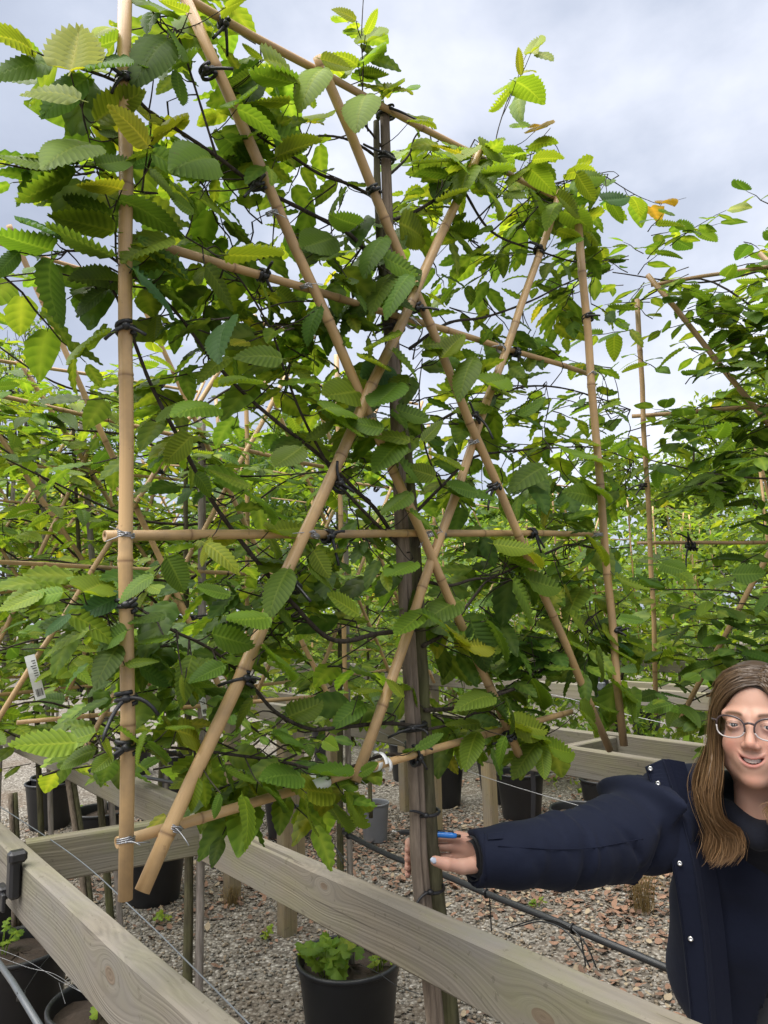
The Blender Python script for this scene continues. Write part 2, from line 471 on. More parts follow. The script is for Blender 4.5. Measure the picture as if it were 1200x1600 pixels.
stone_t2 = [ico_v * (1 + r_.uniform(-0.22, 0.22, (18, 1))) for _ in range(6)]
def stones(n, y0, y1, tv, tf, name, label, smin, smax):
    xy = frustum_xy(n, y0, y1, r_)
    s = smin + (smax - smin) * r_.beta(1.6, 3.2, n)
    Rm = rand_rot(n, r_); S = np.stack([s, s * r_.uniform(0.6, 1.0, n), s * r_.uniform(0.5, 0.8, n)], 1)
    m4 = np.zeros((n, 4, 4)); m4[:, :3, :3] = Rm * S[:, None, :]
    # settle flat: flatten the world z a little
    m4[:, 2, :3] *= 0.75
    m4[:, 0, 3], m4[:, 1, 3] = xy.T; m4[:, 2, 3] = s * r_.uniform(0.05, 0.5, n)
    b = r_.beta(2.2, 2.6, n)[:, None]
    base = np.array([0.12, 0.108, 0.09]) * (1 - b) + np.array([0.43, 0.405, 0.36]) * b
    hue = r_.uniform(-1, 1, (n, 1)); base = base * np.array([.78, .72, .64]) * (1 + hue * np.array([0.12, 0.0, -0.13]))
    fl = smooth_field(xy, 5, 1.7)[:, None]; base *= np.clip(0.88 - 0.14 * fl, 0.55, 1.1)
    scatter_mesh(name, tv, tf, m4, base, M_stone, label, False)
M_stone = mat_tint('gravel_stone', 0.85)
stones(7500, 2.2, 3.3, stone_t2, ico_f, 'gravel', 'loose grey gravel stones covering the ground between the nursery rows', 0.0075, 0.0185)
stones(30000, 3.2, 7.0, stone_t, oct_f, 'gravel', 'finer looking grey gravel further back under the trees', 0.009, 0.0185)

# dead brown leaves lying on the gravel
def litter(n, label):
    xy = frustum_xy(n * 3, 2.2, 8.0, r_); d = smooth_field(xy, 11, 2.3) + r_.normal(size=len(xy)) * 0.9
    xy = xy[np.argsort(-d)[:n]]
    rows = []
    tv = []
    for k in range(5):
        c = r_.uniform(0.25, 0.8); tw = r_.uniform(-0.4, 0.4); v = []
        for i, s in enumerate(np.linspace(-1, 1, 5)):
            w = 0.52 * (1 - s * s) ** 0.6 + 0.02
            for t in (-1, 0, 1):
                v.append((s, t * w, c * 0.5 * s * s + 0.35 * abs(t) * w * c + tw * s * t * w + r_.uniform(-0.05, 0.05)))
        tv.append(np.array(v))
    tf = [(i * 3 + j, i * 3 + j + 1, i * 3 + j + 4, i * 3 + j + 3) for i in range(4) for j in range(2)]
    s = r_.uniform(0.010, 0.030, n); a = r_.uniform(0, 6.28, n)
    Rz = np.zeros((n, 3, 3)); Rz[:, 0, 0] = np.cos(a); Rz[:, 0, 1] = -np.sin(a); Rz[:, 1, 0] = np.sin(a); Rz[:, 1, 1] = np.cos(a); Rz[:, 2, 2] = 1
    tl = r_.normal(size=(n, 2)) * 0.28
    T = np.tile(np.eye(3), (n, 1, 1)); T[:, 2, 0] = tl[:, 0]; T[:, 2, 1] = tl[:, 1]
    m4 = np.zeros((n, 4, 4)); m4[:, :3, :3] = T @ Rz * s[:, None, None]
    flip = r_.random(n) < 0.4; m4[flip, 2, :3] *= -1
    m4[:, 0, 3], m4[:, 1, 3] = xy.T; m4[:, 2, 3] = 0.011 + s * 0.25
    b = r_.random((n, 1)); base = np.array([0.10, 0.062, 0.042]) * (1 - b) + np.array([0.27, 0.155, 0.10]) * b
    base = np.where(r_.random((n, 1)) < 0.15, np.array([0.30, 0.24, 0.16]), base)
    scatter_mesh('leaf_litter', tv, tf, m4, base, mat_tint('dead_leaf', 0.8), label, False)
litter(9500, 'dead brown leaves littering the gravel')

# ------------------------------------------------------------------ timber frames
def board(parent, name, p0, p1, thick, high, mat, sag=0.0, seed=0):
    """p0, p1: ends of the centre line of the TOP face"""
    p0, p1 = np.asarray(p0, float), np.asarray(p1, float); L = np.linalg.norm(p1 - p0)
    ex = unit(p1 - p0); ey = unit(np.cross((0, 0, 1.0), ex)); ez = np.cross(ex, ey)
    r = np.random.default_rng(seed); n = max(3, int(L / 0.12)); b = 0.004
    hw = thick / 2
    sec = np.array([(-hw + b, 0), (hw - b, 0), (hw, -b), (hw, -high + b), (hw - b, -high), (-hw + b, -high), (-hw, -high + b), (-hw, -b)])
    xs = np.linspace(-L / 2, L / 2, n); ph = r.uniform(0, 6.28, 4)
    V = []
    for x in xs:
        dy = 0.003 * math.sin(2.1 * x + ph[0]); dz = 0.003 * math.sin(1.7 * x + ph[1]) - sag * (1 - (2 * x / L) ** 2)
        for (y, z) in sec: V.append((x + (r.uniform(-1, 1) * 0.001), y + dy + r.uniform(-1, 1) * 0.0008, z + dz + high / 2 + r.uniform(-1, 1) * 0.0008))
    F = [(i * 8 + j, i * 8 + (j + 1) % 8, (i + 1) * 8 + (j + 1) % 8, (i + 1) * 8 + j) for i in range(n - 1) for j in range(8)]
    F += [tuple(range(7, -1, -1)), tuple((n - 1) * 8 + j for j in range(8))]
    m = MB().add(V, F); me = m.mesh(name, mat, smooth=False)
    o = link(name, me, parent)
    c = (p0 + p1) / 2 - ez * (high / 2) - root_loc(parent)
    o.matrix_basis = Matrix(((ex[0], ey[0], ez[0], c[0]), (ex[1], ey[1], ez[1], c[1]), (ex[2], ey[2], ez[2], c[2]), (0, 0, 0, 1)))
    return o
def post(parent, xy, z0, z1, w, mat, name='post', seed=0, rot=0.0):
    """upright post: its local x runs up"""
    r = np.random.default_rng(seed)
    p0, p1 = np.array([xy[0], xy[1], z0 - 0.02]), np.array([xy[0] + r.uniform(-.008, .008), xy[1], z1])
    L = z1 - z0 + 0.02; ex = unit(p1 - p0); a = math.atan2(0.771, -0.637) + rot
    ey = unit(np.cross(ex, (math.cos(a), math.sin(a), 0))); ez = np.cross(ex, ey)
    m = MB().box((0, 0, 0), (L / 2, w / 2, w / 2), bev=0.005); me = m.mesh(name, mat, smooth=False)
    o = link(name, me, parent); c = (p0 + p1) / 2 - root_loc(parent)
    o.matrix_basis = Matrix(((ex[0], ey[0], ez[0], c[0]), (ex[1], ey[1], ez[1], c[1]), (ex[2], ey[2], ez[2], c[2]), (0, 0, 0, 1)))
    return o

RZ = 1.25
M['postwood'] = mat_timber('post_timber', (), (0.17, 0.125, 0.07), (0.36, 0.275, 0.165), 0.35)
# near frame: two long rails, a cross rail between them
fr = thing('timber_frame', 'nearest weathered timber support frame, two long rails joined by a cross rail', 'timber frame', rq(1.9, 0.65), 'timber support frames')
def knot_x(p0, p1, px, py, q):
    """where a pixel on the camera-side face of a rail falls, in the board's own x and z"""
    d = ray(px, py); t = (q - QDIR @ CAM) / (QDIR @ d); P = CAM + d * t
    c = (np.asarray(p0) + np.asarray(p1)) / 2; return (P - c) @ unit(np.asarray(p1) - np.asarray(p0)), P[2]
q1, q2 = 0.44, 0.857
a, b = rq(-0.6, q1 + .0225, RZ), rq(5.4, q1 + .0225, RZ)
kx, kz = knot_x(a, b, 174, 1523, q1); print('knot1', kx, kz)
board(fr, 'rail', a, b, 0.045, 0.115, mat_timber('knotty_rail', [(kx, kz - (RZ - 0.0575), 0.034)], (0.085, 0.074, 0.06), (0.255, 0.225, 0.18), 0.3), seed=1)
a, b = rq(-1.2, q2 + .021, RZ), rq(1.80, q2 + .021, RZ)
kx, kz = knot_x(a, b, 505, 1385, q2); kx2, kz2 = knot_x(a, b, 850, 1590, q2); print('knot2', kx, kz, kx2, kz2)
board(fr, 'rail', a, b, 0.042, 0.098, mat_timber('straight_rail', [(kx, kz - (RZ - 0.049), 0.018), (kx2, kz2 - (RZ - 0.049), 0.032)], (0.10, 0.086, 0.066), (0.25, 0.217, 0.165), 0.55), seed=2)
board(fr, 'rail', rq(1.806, q2 + .050, RZ + .008), rq(6.2, q2 + .050, RZ + .008), 0.042, 0.098, M['timber'], seed=3)
board(fr, 'cross_rail', rq(1.93, q1 + .047, RZ - .004), rq(1.86, q2 + .026, RZ - .004), 0.04, 0.098, mat_timber('mossy_rail', (), (0.105, 0.092, 0.062), (0.25, 0.222, 0.16), 0.8), seed=4)
board(fr, 'cross_rail', rq(4.6, q1 + .047, RZ - .004), rq(4.6, q2 + .026, RZ - .004), 0.04, 0.098, M['timber'], seed=5)
for k, (rr, qq) in enumerate([(-0.45, q2 + .085), (4.75, q2 + .115), (-0.4, q1 + .085), (4.75, q1 + .085)]):
    post(fr, rq(rr, qq), 0, RZ - 0.02, 0.075, M['postwood'], seed=20 + k)

def screw(parent, p, n):
    n = unit(n); u_ = unit(np.cross(n, (0, 0, 1.0))); v_ = np.cross(n, u_); m = MB(); pr_ = [(0, .0), (.0012, .0), (.0014, .0012), (.0042, .0012), (.0046, 0), (.0046, -.003)]
    V = [np.asarray(p) + rr * (math.cos(a_) * u_ + math.sin(a_) * v_) + zz * n for rr, zz in pr_ for a_ in np.linspace(0, 6.2832, 10, endpoint=False)]
    m.add(V, [(i * 10 + j, i * 10 + (j + 1) % 10, (i + 1) * 10 + (j + 1) % 10, (i + 1) * 10 + j) for i in range(len(pr_) - 1) for j in range(10)]); m.build('screw', M['wire'], parent)
for (rr, zz) in ((1.76, RZ - .028), (1.755, RZ - .072)): screw(fr, rq(rr, q2 - .0005, zz), -QDIR)
for (rr, zz) in ((1.935, RZ - .03), (1.93, RZ - .08)): screw(fr, rq(rr, q1 - .0005, zz), -QDIR)

def far_frame(label, qa, qb, r0, r1, joints, posts, z=RZ, seed=30):
    f = thing('timber_frame', label, 'timber frame', rq((r0 + r1) / 2, (qa + qb) / 2), 'timber support frames')
    ks = [r0] + list(joints) + [r1]
    for i in range(len(ks) - 1):
        for q in (qa, qb):
            board(f, 'rail', rq(ks[i] + .004, q + .003 * (i % 2), z + 0.006 * ((i + 1) % 2)), rq(ks[i + 1] - .004, q + .003 * (i % 2), z + 0.006 * ((i + 1) % 2)), 0.04, 0.10, M['timber'], seed=seed + i)
    for j in joints: board(f, 'cross_rail', rq(j - .05, qa + .023, z - .002), rq(j - .05, qb - .023, z - .002), 0.04, 0.098, M['timber'], seed=seed + 9)
    for k, (rr, qq) in enumerate(posts): post(f, rq(rr, qq), 0, z - 0.02, 0.085, M['postwood'], seed=seed + 50 + k)
    return f
pr = lambda P: (RDIR @ P, QDIR @ P)
pA, pB = at_z(442, 1462, 0), at_z(375, 1410, 0)
far_frame('timber support frame behind the woman, across the gravel aisle', 2.25, 2.60, -2.2, 7.6, (1.80, 4.6),
          [(pr(pA)[0], 2.315), (pr(pB)[0] + .05, 2.315), (0.2, 2.315), (1.2, 2.54), (4.0, 2.54), (6.2, 2.315), (-1.5, 2.54)], seed=30)
pC, pD = at_z(688, 1297, 0), at_z(772, 1325, 0)
far_frame('second timber support frame back beyond the aisle, half hidden by pots', 4.16, 4.52, -3.5, 9.5, (1.4, 4.1, 6.8),
          [(pr(pC)[0], 4.225), (pr(pD)[0], 4.225), (1.0, 4.225), (-0.5, 4.225), (6.0, 4.225), (2.2, 4.46), (5.2, 4.46)], seed=60)
far_frame('third timber support frame back, glimpsed under the foliage', 6.2, 6.6, -5, 12, (-2, 1.4, 4.8, 8.4),
          [(-3.0, 6.26), (-.5, 6.26), (2, 6.26), (4.2, 6.26), (6.4, 6.26), (9, 6.26)], seed=90)
far_frame('farthest grey timber support frame in front of the far hedge', 9.0, 9.45, -8, 14, (-4, 0, 4, 8),
          [(-5, 9.06), (-2.5, 9.06), (1, 9.06), (3, 9.06), (6, 9.06)], seed=120)

# ------------------------------------------------------------------ pots
def pot(center, rad, high, label, mat='pot', rimw=0.012, weeds=0, sub='plant_pot', tilt=0.0):
    root = thing(sub, label, 'pot', (center[0], center[1], 0.0), 'pots under the trees')
    c = (center[0], center[1], 0.0); rb = rad * 0.78
    m = MB(); m.lathe([(rb - .02, 0.004), (rb, 0.0), (rb + .003, 0.012), (rad * .965, high * 0.83), (rad * .985, high * .86), (rad * .985, high * .955)], c, 36)
    m.build('wall', M[mat], root)
    m = MB(); m.lathe([(rad * .98, high * .95), (rad * 1.0, high * .94), (rad * 1.045, high * .955), (rad * 1.05, high * .985), (rad * 1.03, high), (rad * .985, high), (rad * .965, high * .97), (rad * .955, high * .9), (rad * .93, high * .7)], c, 36)
    m.build('rim', M[mat], root)
    r = np.random.default_rng(int(abs(center[0]) * 1000) % 9973)
    m = MB(); n = 24; rings = [0.0, .3, .6, .85, 1.0]
    V = []; F = []
    for i, k in enumerate(rings):
        for j in range(n):
            a = 2 * math.pi * j / n; V.append((c[0] + k * rad * .945 * math.cos(a), c[1] + k * rad * .945 * math.sin(a), high * .84 + r.uniform(-.012, .012) + .02 * (1 - k)))
    for i in range(len(rings) - 1):
        for j in range(n): F.append((i * n + j, i * n + (j + 1) % n, (i + 1) * n + (j + 1) % n, (i + 1) * n + j))
    m.add(V, F); m.build('soil', M['soil'], root)
    return root
PB = at_z(545, 1493, 0.38)
pot(PB, 0.205, 0.38, 'black pot with bright green weeds sprouting under the long rail')
pot(at_z(240, 1405, 0.0), 0.20, 0.38, 'black pot in shade below the cross rail')
P3 = at_z(170, 1560, 0.38) 
pot(P3, 0.205, 0.38, 'black pot below the knotty rail with two thin stakes in it')
P4 = at_z(30, 1475, 0.38)
pot(P4, 0.205, 0.38, 'black pot at the left edge, partly hidden by the knotty rail')
P5 = at_z(85, 1215, 0.38)
pot(P5, 0.19, 0.40, 'upright black pot standing farther left under the rail')
P6 = at_z(585, 1253, 0.29)
pot(P6, 0.112, 0.29, 'grey plastic pot behind the bamboo cane bottom', 'potgrey')
P7 = at_z(905, 1262, 0.36)
pot(P7, 0.20, 0.36, 'empty looking black pot above the woman\'s sleeve')
P1 = rq(1.0, 1.02)
pot(P1, 0.205, 0.38, 'black pot at the foot of the tree the woman holds')
PT2 = rq(2.03, 1.02)
pot(PT2, 0.20, 0.38, 'black pot of the second tree along the near rail')
more_pots = [(690, 1190, 'black pot behind the trunk of the held tree'), (812, 1205, 'black pot in shade just under the far rail, right of the front trellis'), (1008, 1108, 'black pot beyond the right corner of the far frame')]
for i, (x, y, lb) in enumerate(more_pots):
    pot(at_z(x, y, 0.38), 0.2, 0.38, lb)

# ------------------------------------------------------------------ hornbeam leaves
def leaf_template(seed, N=20, bend=0.22, fold=0.32, pleat=0.024, twist=0.12, teeth=0.07, width=0.30, ts=(0.12, 0.55, 1.0)):
    """unit leaf: x 0..1 along the midrib, y across, z up; pleated between the side veins, toothed edge"""
    r = np.random.default_rng(seed)
    def w(s): return width * (s ** 0.42) * ((1 - s) ** 0.72) / 0.462
    def surf(x, y, k):
        z = fold * abs(y) - bend * x * x + twist * x * y - 0.25 * abs(y) ** 2 / width + k
        return (x, y, z)
    V, vein, mid = [], [], []
    wob = r.uniform(-0.03, 0.03, N + 1)
    for i in range(N + 1):
        m = 0.93 * i / N; crest = 1 if i % 2 == 0 else -1
        V.append(surf(m, 0, 0.0)); vein.append(0.5); mid.append(1.0)
        e = m + 0.17 * (4 * m * (1 - m)) ** 0.5 * (1 - 0.4 * m) + 0.02
        we = max(0.012, w(min(e, 0.985)))
        for side in (-1, 1):
            for t in ts:
                x = m + (e - m) * t; y = side * we * t
                if t == 1.0: y *= 1 + crest * teeth + wob[i]; x += crest * 0.012
                k = crest * pleat * (1.0 if .5 <= t < .6 else 0.6 if t < 0.5 else 0.75)
                V.append(surf(x, y, k)); vein.append(0.0 if crest > 0 else 1.0); mid.append(0.0)
    tip = len(V); V.append(surf(1.0, 0, 0)); vein.append(0.3); mid.append(0.6)
    F = []; m_ = len(ts); st_ = 1 + 2 * m_
    for i in range(N + 1):
        a = i * st_; b = a + st_
        L_ = [0] + list(range(1, m_ + 1)); R_ = [0] + list(range(m_ + 1, 2 * m_ + 1))
        for k in range(m_):
            if i < N: F += [(a + L_[k], b + L_[k], b + L_[k + 1], a + L_[k + 1]), (b + R_[k], a + R_[k], a + R_[k + 1], b + R_[k + 1])]
            else: F += [(a + L_[k], tip, a + L_[k + 1]), (tip, a + R_[k], a + R_[k + 1])]
    # petiole
    n0 = len(V)
    for (x, y, z) in ((-0.13, -0.008, 0.02), (-0.13, 0.008, 0.02), (0.02, 0.010, -0.004), (0.02, -0.010, -0.004), (-0.06, 0.0, -0.012)):
        V.append((x, y, z)); vein.append(0.6); mid.append(0.4)
    F += [(n0, n0 + 1, n0 + 2, n0 + 3), (n0, n0 + 3, n0 + 4), (n0 + 1, n0 + 4, n0 + 2)]
    return np.array(V), F, np.array(vein), np.array(mid)
def leaf_low(seed, N=5):
    return leaf_template(seed, N=N, bend=0.22, fold=0.3, pleat=0.01, teeth=0.03, ts=(.5, 1.0))
_rl = np.random.default_rng(77)
HERO = [leaf_template(100 + k, [20, 22, 18, 24][k % 4], bend=_rl.uniform(-.1, .5), fold=_rl.uniform(.12, .5), twist=_rl.uniform(-.35, .35), width=_rl.uniform(.25, .315), pleat=_rl.uniform(.026, .042), teeth=_rl.uniform(.03, .06)) for k in range(12)]
LOW = [leaf_low(200 + k, 4) for k in range(4)]
def tri_faces(F):
    out = []
    for f in F:
        out.append(f[:3])
        if len(f) == 4: out.append((f[0], f[2], f[3]))
    return np.array(out)
LOW3 = [leaf_template(400 + k, N=4, pleat=0.0, teeth=0.0, fold=.25, ts=(1.0,)) for k in range(3)]
LOW0 = [leaf_template(420 + k, N=1, pleat=0.0, teeth=0.0, fold=.25, ts=(1.0,)) for k in range(3)]
for k in range(3):      # a plain folded leaf for the far background
    LOW0[k] = (np.array([(0, 0, 0), (.45, 0, -.04), (1, 0, -.22), (.42, .30, .05), (.42, -.30, .05)]), [(0, 1, 3), (1, 2, 3), (1, 0, 4), (2, 1, 4)], np.array([.5, .5, .3, .2, .2]), np.array([.6, .6, .4, 0, 0]))
MIDR = [leaf_template(440 + k, N=10, bend=_rl.uniform(0, .45), fold=_rl.uniform(.15, .45), twist=_rl.uniform(-.3, .3), width=_rl.uniform(.26, .31), pleat=.034, teeth=.045, ts=(.5, 1.0)) for k in range(8)]
HERO_T = [tri_faces(h[1]) for h in HERO]; LOW_T = [tri_faces(h[1]) for h in LOW]; LOW3_T = [tri_faces(h[1]) for h in LOW3]; LOW0_T = [tri_faces(h[1]) for h in LOW0]; MIDR_T = [tri_faces(h[1]) for h in MIDR]
def leaf_mesh(k):
    V, F, ve, mi = HERO[k]; m = MB(); m.add(V, F, vein=ve, mid=mi)
    return m.mesh('leaf', M['leaf'])
LEAF_ME = [leaf_mesh(k) for k in range(12)]
def low_leaf_mesh(k):
    V, F, ve, mi = leaf_template(300 + k, N=8, bend=[.2, .35, .1][k], pleat=0.012, teeth=0.05); m = MB(); m.add(V, F, vein=ve, mid=mi)
    return m.mesh('leaf', M['leaf'])
LEAF_MID = [low_leaf_mesh(k) for k in range(3)]

TINT = {'d': (0.092, 0.162, 0.024), 'm': (0.148, 0.238, 0.026), 'l': (0.215, 0.310, 0.028), 'y': (0.30, 0.345, 0.030), 'b': (0.30, 0.19, 0.03), 'u': (0.075, 0.160, 0.05)}
def tint(key, r, j=0.16):
    c = np.array(TINT[key]) * (1 + r.uniform(-j, j)); c[0] *= 1 + r.uniform(-.15, .15); return np.clip(c, 0.005, 0.6)
def frame(axis, normal):
    x = unit(axis); z = np.asarray(normal, float) - x * (np.asarray(normal, float) @ x); z = unit(z); y = np.cross(z, x)
    return np.stack([x, y, z], 1)

class Leaves:
    def __init__(self): self.b, self.R, self.s, self.c = [], [], [], []
    def add(self, base, axis, normal, length, col):
        self.b.append(np.asarray(base, float)); self.R.append(frame(axis, normal) * np.array([1.0, 0.82 + 0.36 * ((len(self.b) * 0.618) % 1), 1.0])); self.s.append(length); self.c.append(np.asarray(col))
    def finish(self, root, n_obj, meshes, temps, tris, first=0):
        """the largest in the picture as single leaf objects, the rest as one foliage mesh"""
        n = len(self.b)
        if not n: return
        B = np.array(self.b); S = np.array(self.s); Rm = np.array(self.R); C = np.array(self.c)
        dep = (B - CAM) @ _F
        px = 600 + FPX * ((B - CAM) @ _R) / dep; py = 800 - FPX * ((B - CAM) @ _UP) / dep
        size = S / np.maximum(dep, .2)
        size = np.where((px < -30) | (px > 1230) | (py < -30) | (py > 1630), size * 0.1, size)
        size[:first] += 10
        order = np.argsort(-size); obj, rest = order[:n_obj], order[n_obj:]
        rl = root_loc(root)
        for i in obj:
            o = bpy.data.objects.new('leaf', meshes[i % len(meshes)]); COL.objects.link(o); o.parent = root
            Mx = Matrix.Identity(4)
            for a in range(3):
                for b in range(3): Mx[a][b] = Rm[i][a][b] * S[i]
                Mx[a][3] = B[i][a] - rl[a]
            o.matrix_basis = Mx; o.color = (*C[i], 1.0)
        if len(rest):
            Vs, Fs, T, VE, MI = [], [], [], [], []; off = 0
            for k in range(len(temps)):
                idx = rest[np.arange(len(rest)) % len(temps) == k]
                if not len(idx): continue
                tv = temps[k][0]; nv = len(tv)
                V = np.einsum('nij,vj->nvi', Rm[idx] * S[idx][:, None, None], tv) + B[idx][:, None, :] - rl
                Vs.append(V.reshape(-1, 3)); Fs.append((tris[k][None] + (off + np.arange(len(idx)) * nv)[:, None, None]).reshape(-1, 3))
                T.append(np.repeat(C[idx], nv, 0)); VE.append(np.tile(temps[k][2], len(idx))); MI.append(np.tile(temps[k][3], len(idx)))
                off += len(idx) * nv
            V = np.concatenate(Vs); F = np.concatenate(Fs)
            me = bpy.data.meshes.new('foliage')
            me.vertices.add(len(V)); me.vertices.foreach_set('co', V.ravel())
            me.loops.add(F.size); me.loops.foreach_set('vertex_index', F.ravel().astype(np.int32))
            me.polygons.add(len(F)); me.polygons.foreach_set('loop_start', np.arange(0, F.size, 3, dtype=np.int32))
            me.polygons.foreach_set('use_smooth', np.ones(len(F), bool))
            at = me.attributes.new('tint', 'FLOAT_COLOR', 'POINT'); at.data.foreach_set('color', np.concatenate([np.concatenate(T), np.ones((len(V), 1))], 1).ravel())
            for nm, arr in (('vein', VE), ('mid', MI)):
                at = me.attributes.new(nm, 'FLOAT', 'POINT'); at.data.foreach_set('value', np.concatenate(arr))
            me.update(calc_edges=True); me.materials.append(M['foliage'])
            o = link('foliage', me, root); o['kind'] = 'stuff'

def sprig(LV, mb, base, direction, length, r, size, keys, n=None, droop=0.12, thin=False):
    """a leafy side shoot: thin zigzag stem with alternate leaves, ending in a leaf"""
    tcm = unit((CAM - np.asarray(base)) * np.array([1, 1, 0])) * (0.55 if base[2] < 2.0 else 0.2)
    d = unit(direction); side = unit(np.cross(d, (0, 0, 1)) + 1e-3)
    n = n or max(3, int(length / (size * 0.36)))
    P = [np.asarray(base, float)]
    cur = d.copy()
    for i in range(n):
        cur = unit(cur + r.normal(size=3) * 0.10 + np.array([0, 0, -0.03]))
        P.append(P[-1] + cur * length / n + side * (0.004 * (-1) ** i))
    P = np.array(P)
    Pt = P if not thin else P[[0, len(P) // 2, -1]]
    mb.tube(Pt, np.linspace(0.0016, 0.0007, len(Pt)) * (1 + 3 * size), 3, cap=False)
    for i in range(1, len(P)):
        sgn = (-1) ** i; last = i == len(P) - 1
        ax = d * (1.0 if last else r.uniform(0.35, 0.8)) + (0 if last else sgn) * side * r.uniform(0.6, 1.0) + np.array([0, 0, r.uniform(-0.35, 0.15) - droop])
        nm = np.array([0, 0, 1.0]) + tcm * r.uniform(.2, 1.2) + r.normal(size=3) * 0.30
        s = size * r.uniform(0.62, 1.12) * (0.8 if last else 1.0)
        key = keys[min(len(keys) - 1, int(r.integers(0, len(keys))))]
        if last and r.random() < 0.35 and key in 'lm': key = 'l' if key == 'm' else 'y'
        LV.add(P[i] + unit(ax) * s * 0.12, ax, nm, s, tint(key, r))

# ------------------------------------------------------------------ bamboo canes, ties, wire
def cane(parent, p0, p1, rad, seed, taper=0.85, bow=0.0, tone=0.0, sides=12):
    p0, p1 = np.asarray(p0, float), np.asarray(p1, float); L = np.linalg.norm(p1 - p0); r = np.random.default_rng(seed)
    ts, rs, nd = [], [], []
    step = r.uniform(0.19, 0.25); nodes = np.arange(r.uniform(0.04, 0.18), L, step)
    nodes = nodes + r.uniform(-.03, .03, len(nodes))
    cuts = sorted(set([0.0, L]) | set(np.linspace(0, L, max(3, int(L / .12))).tolist()))
    ev = [(t, 1.0, 0.0) for t in cuts if all(abs(t - n_) > .012 for n_ in nodes)]
    for n_ in nodes:
        if 0.012 < n_ < L - .012: ev += [(n_ - .007, 1.0, 0), (n_ - .0030, 1.11, .15), (n_, 1.03, 1.0), (n_ + .0026, 1.12, .25), (n_ + .008, 1.0, 0)]
    ev.sort()
    T = np.array([e_[0] for e_ in ev]); K = np.array([e_[1] for e_ in ev]); ND = np.array([e_[2] for e_ in ev])
    ax = unit(p1 - p0); sd_ = unit(np.cross(ax, (0.3, 0.5, 0.8)))
    wob = 0.0016 * np.sin(T * 17 + seed)[:, None] * sd_
    # canes kink a little at every node
    kk = np.zeros((len(T), 3)); o2 = np.cross(ax, sd_)
    for n_ in nodes: kk += np.clip(T - n_, 0, 1)[:, None] * (sd_ * r.normal() + o2 * r.normal()) * 0.006
    kk -= (T / L)[:, None] * kk[-1]
    P = p0 + ax * T[:, None] + wob + kk + sd_ * (bow * 4 * (T / L) * (1 - T / L))[:, None]
    R_ = rad * K * (1 - (1 - taper) * T / L)
    # hollow ends: shade inside the hole painted in through the node darkening
    P = np.vstack([P[:1] + ax * .012, P[:1], P[:1], P, P[-1:], P[-1:] - ax * .0]); R_ = np.concatenate([[R_[0] * .35, R_[0] * .45, R_[0] * .97], R_, [R_[-1] * .9, R_[-1] * .05]])
    ND = np.concatenate([[1.0, 0.6, .15], ND, [.3, .8]]); T = np.concatenate([[0, 0, 0], T, [L, L]])
    m = MB(); n = len(P)
    tt = np.tile(ax, (n, 1)); ang = np.linspace(0, 2 * np.pi, sides, endpoint=False)
    N_ = sd_; B_ = np.cross(ax, N_)
    V = (P[:, None, :] + R_[:, None, None] * (np.cos(ang)[None, :, None] * N_ + np.sin(ang)[None, :, None] * B_)).reshape(-1, 3)
    F = [(i * sides + j, i * sides + (j + 1) % sides, (i + 1) * sides + (j + 1) % sides, (i + 1) * sides + j) for i in range(n - 1) for j in range(sides)]
    m.add(V, F, node=np.repeat(ND, sides), along=np.repeat(T * 1.2 + seed * 3.7, sides), round=np.tile(np.sin(ang) * 4, n), tone=np.full(n * sides, float(tone)))
    return m.build('cane', M['bamboo'], parent)

def tie(parent, p, axis, rad, seed, tails=2, tail=0.06, turns=2, name='tie', mat='rubber', thick=0.0032):
    """a rubber tie wound round a cane, its ends sticking out"""
    r = np.random.default_rng(seed); ax = unit(axis); a = unit(np.cross(ax, (0.2, 0.3, 1.0))); b = np.cross(ax, a)
    m = MB(); n = 14 * turns + 1
    t = np.linspace(0, 2 * np.pi * turns, n); h = (np.linspace(-.5, .5, n) * thick * 2.4 * turns)
    tilt = r.uniform(-.25, .25)
    P = np.asarray(p) + (rad + thick * .7) * (np.cos(t)[:, None] * a + np.sin(t)[:, None] * b) + (h + tilt * rad * np.cos(t))[:, None] * ax
    m.tube(P, thick, 6)
    k = int(r.integers(0, n))
    tocam = unit(CAM - np.asarray(p)); out = unit(tocam - ax * (tocam @ ax)); kn = np.asarray(p) + out * (rad + thick * 1.2)
    m.add(ico_v * thick * np.array([2.2, 2.2, 1.8]) + kn, ico_f)
    for i in range(tails):
        d = unit(out * .3 + (np.cross(ax, out)) * r.choice([-1, 1]) * 1.0 + ax * r.uniform(-.7, .9)); L = tail * r.uniform(.6, 1.3)
        c = r.normal(size=3) * 0.25
        Q = [kn + d * L * s + c * L * s * s + np.array([0, 0, -.25]) * L * s * s for s in np.linspace(0, 1, 6)]
        m.tube(Q, np.linspace(thick * .95, thick * .75, 6), 5)
    return m.build(name, M[mat], parent)
def wire_wrap(parent, p, axis, rad, seed):
    return tie(parent, p, axis, rad, seed, tails=2, tail=0.022, turns=3, name='wire_binding', mat='wire', thick=0.0010)

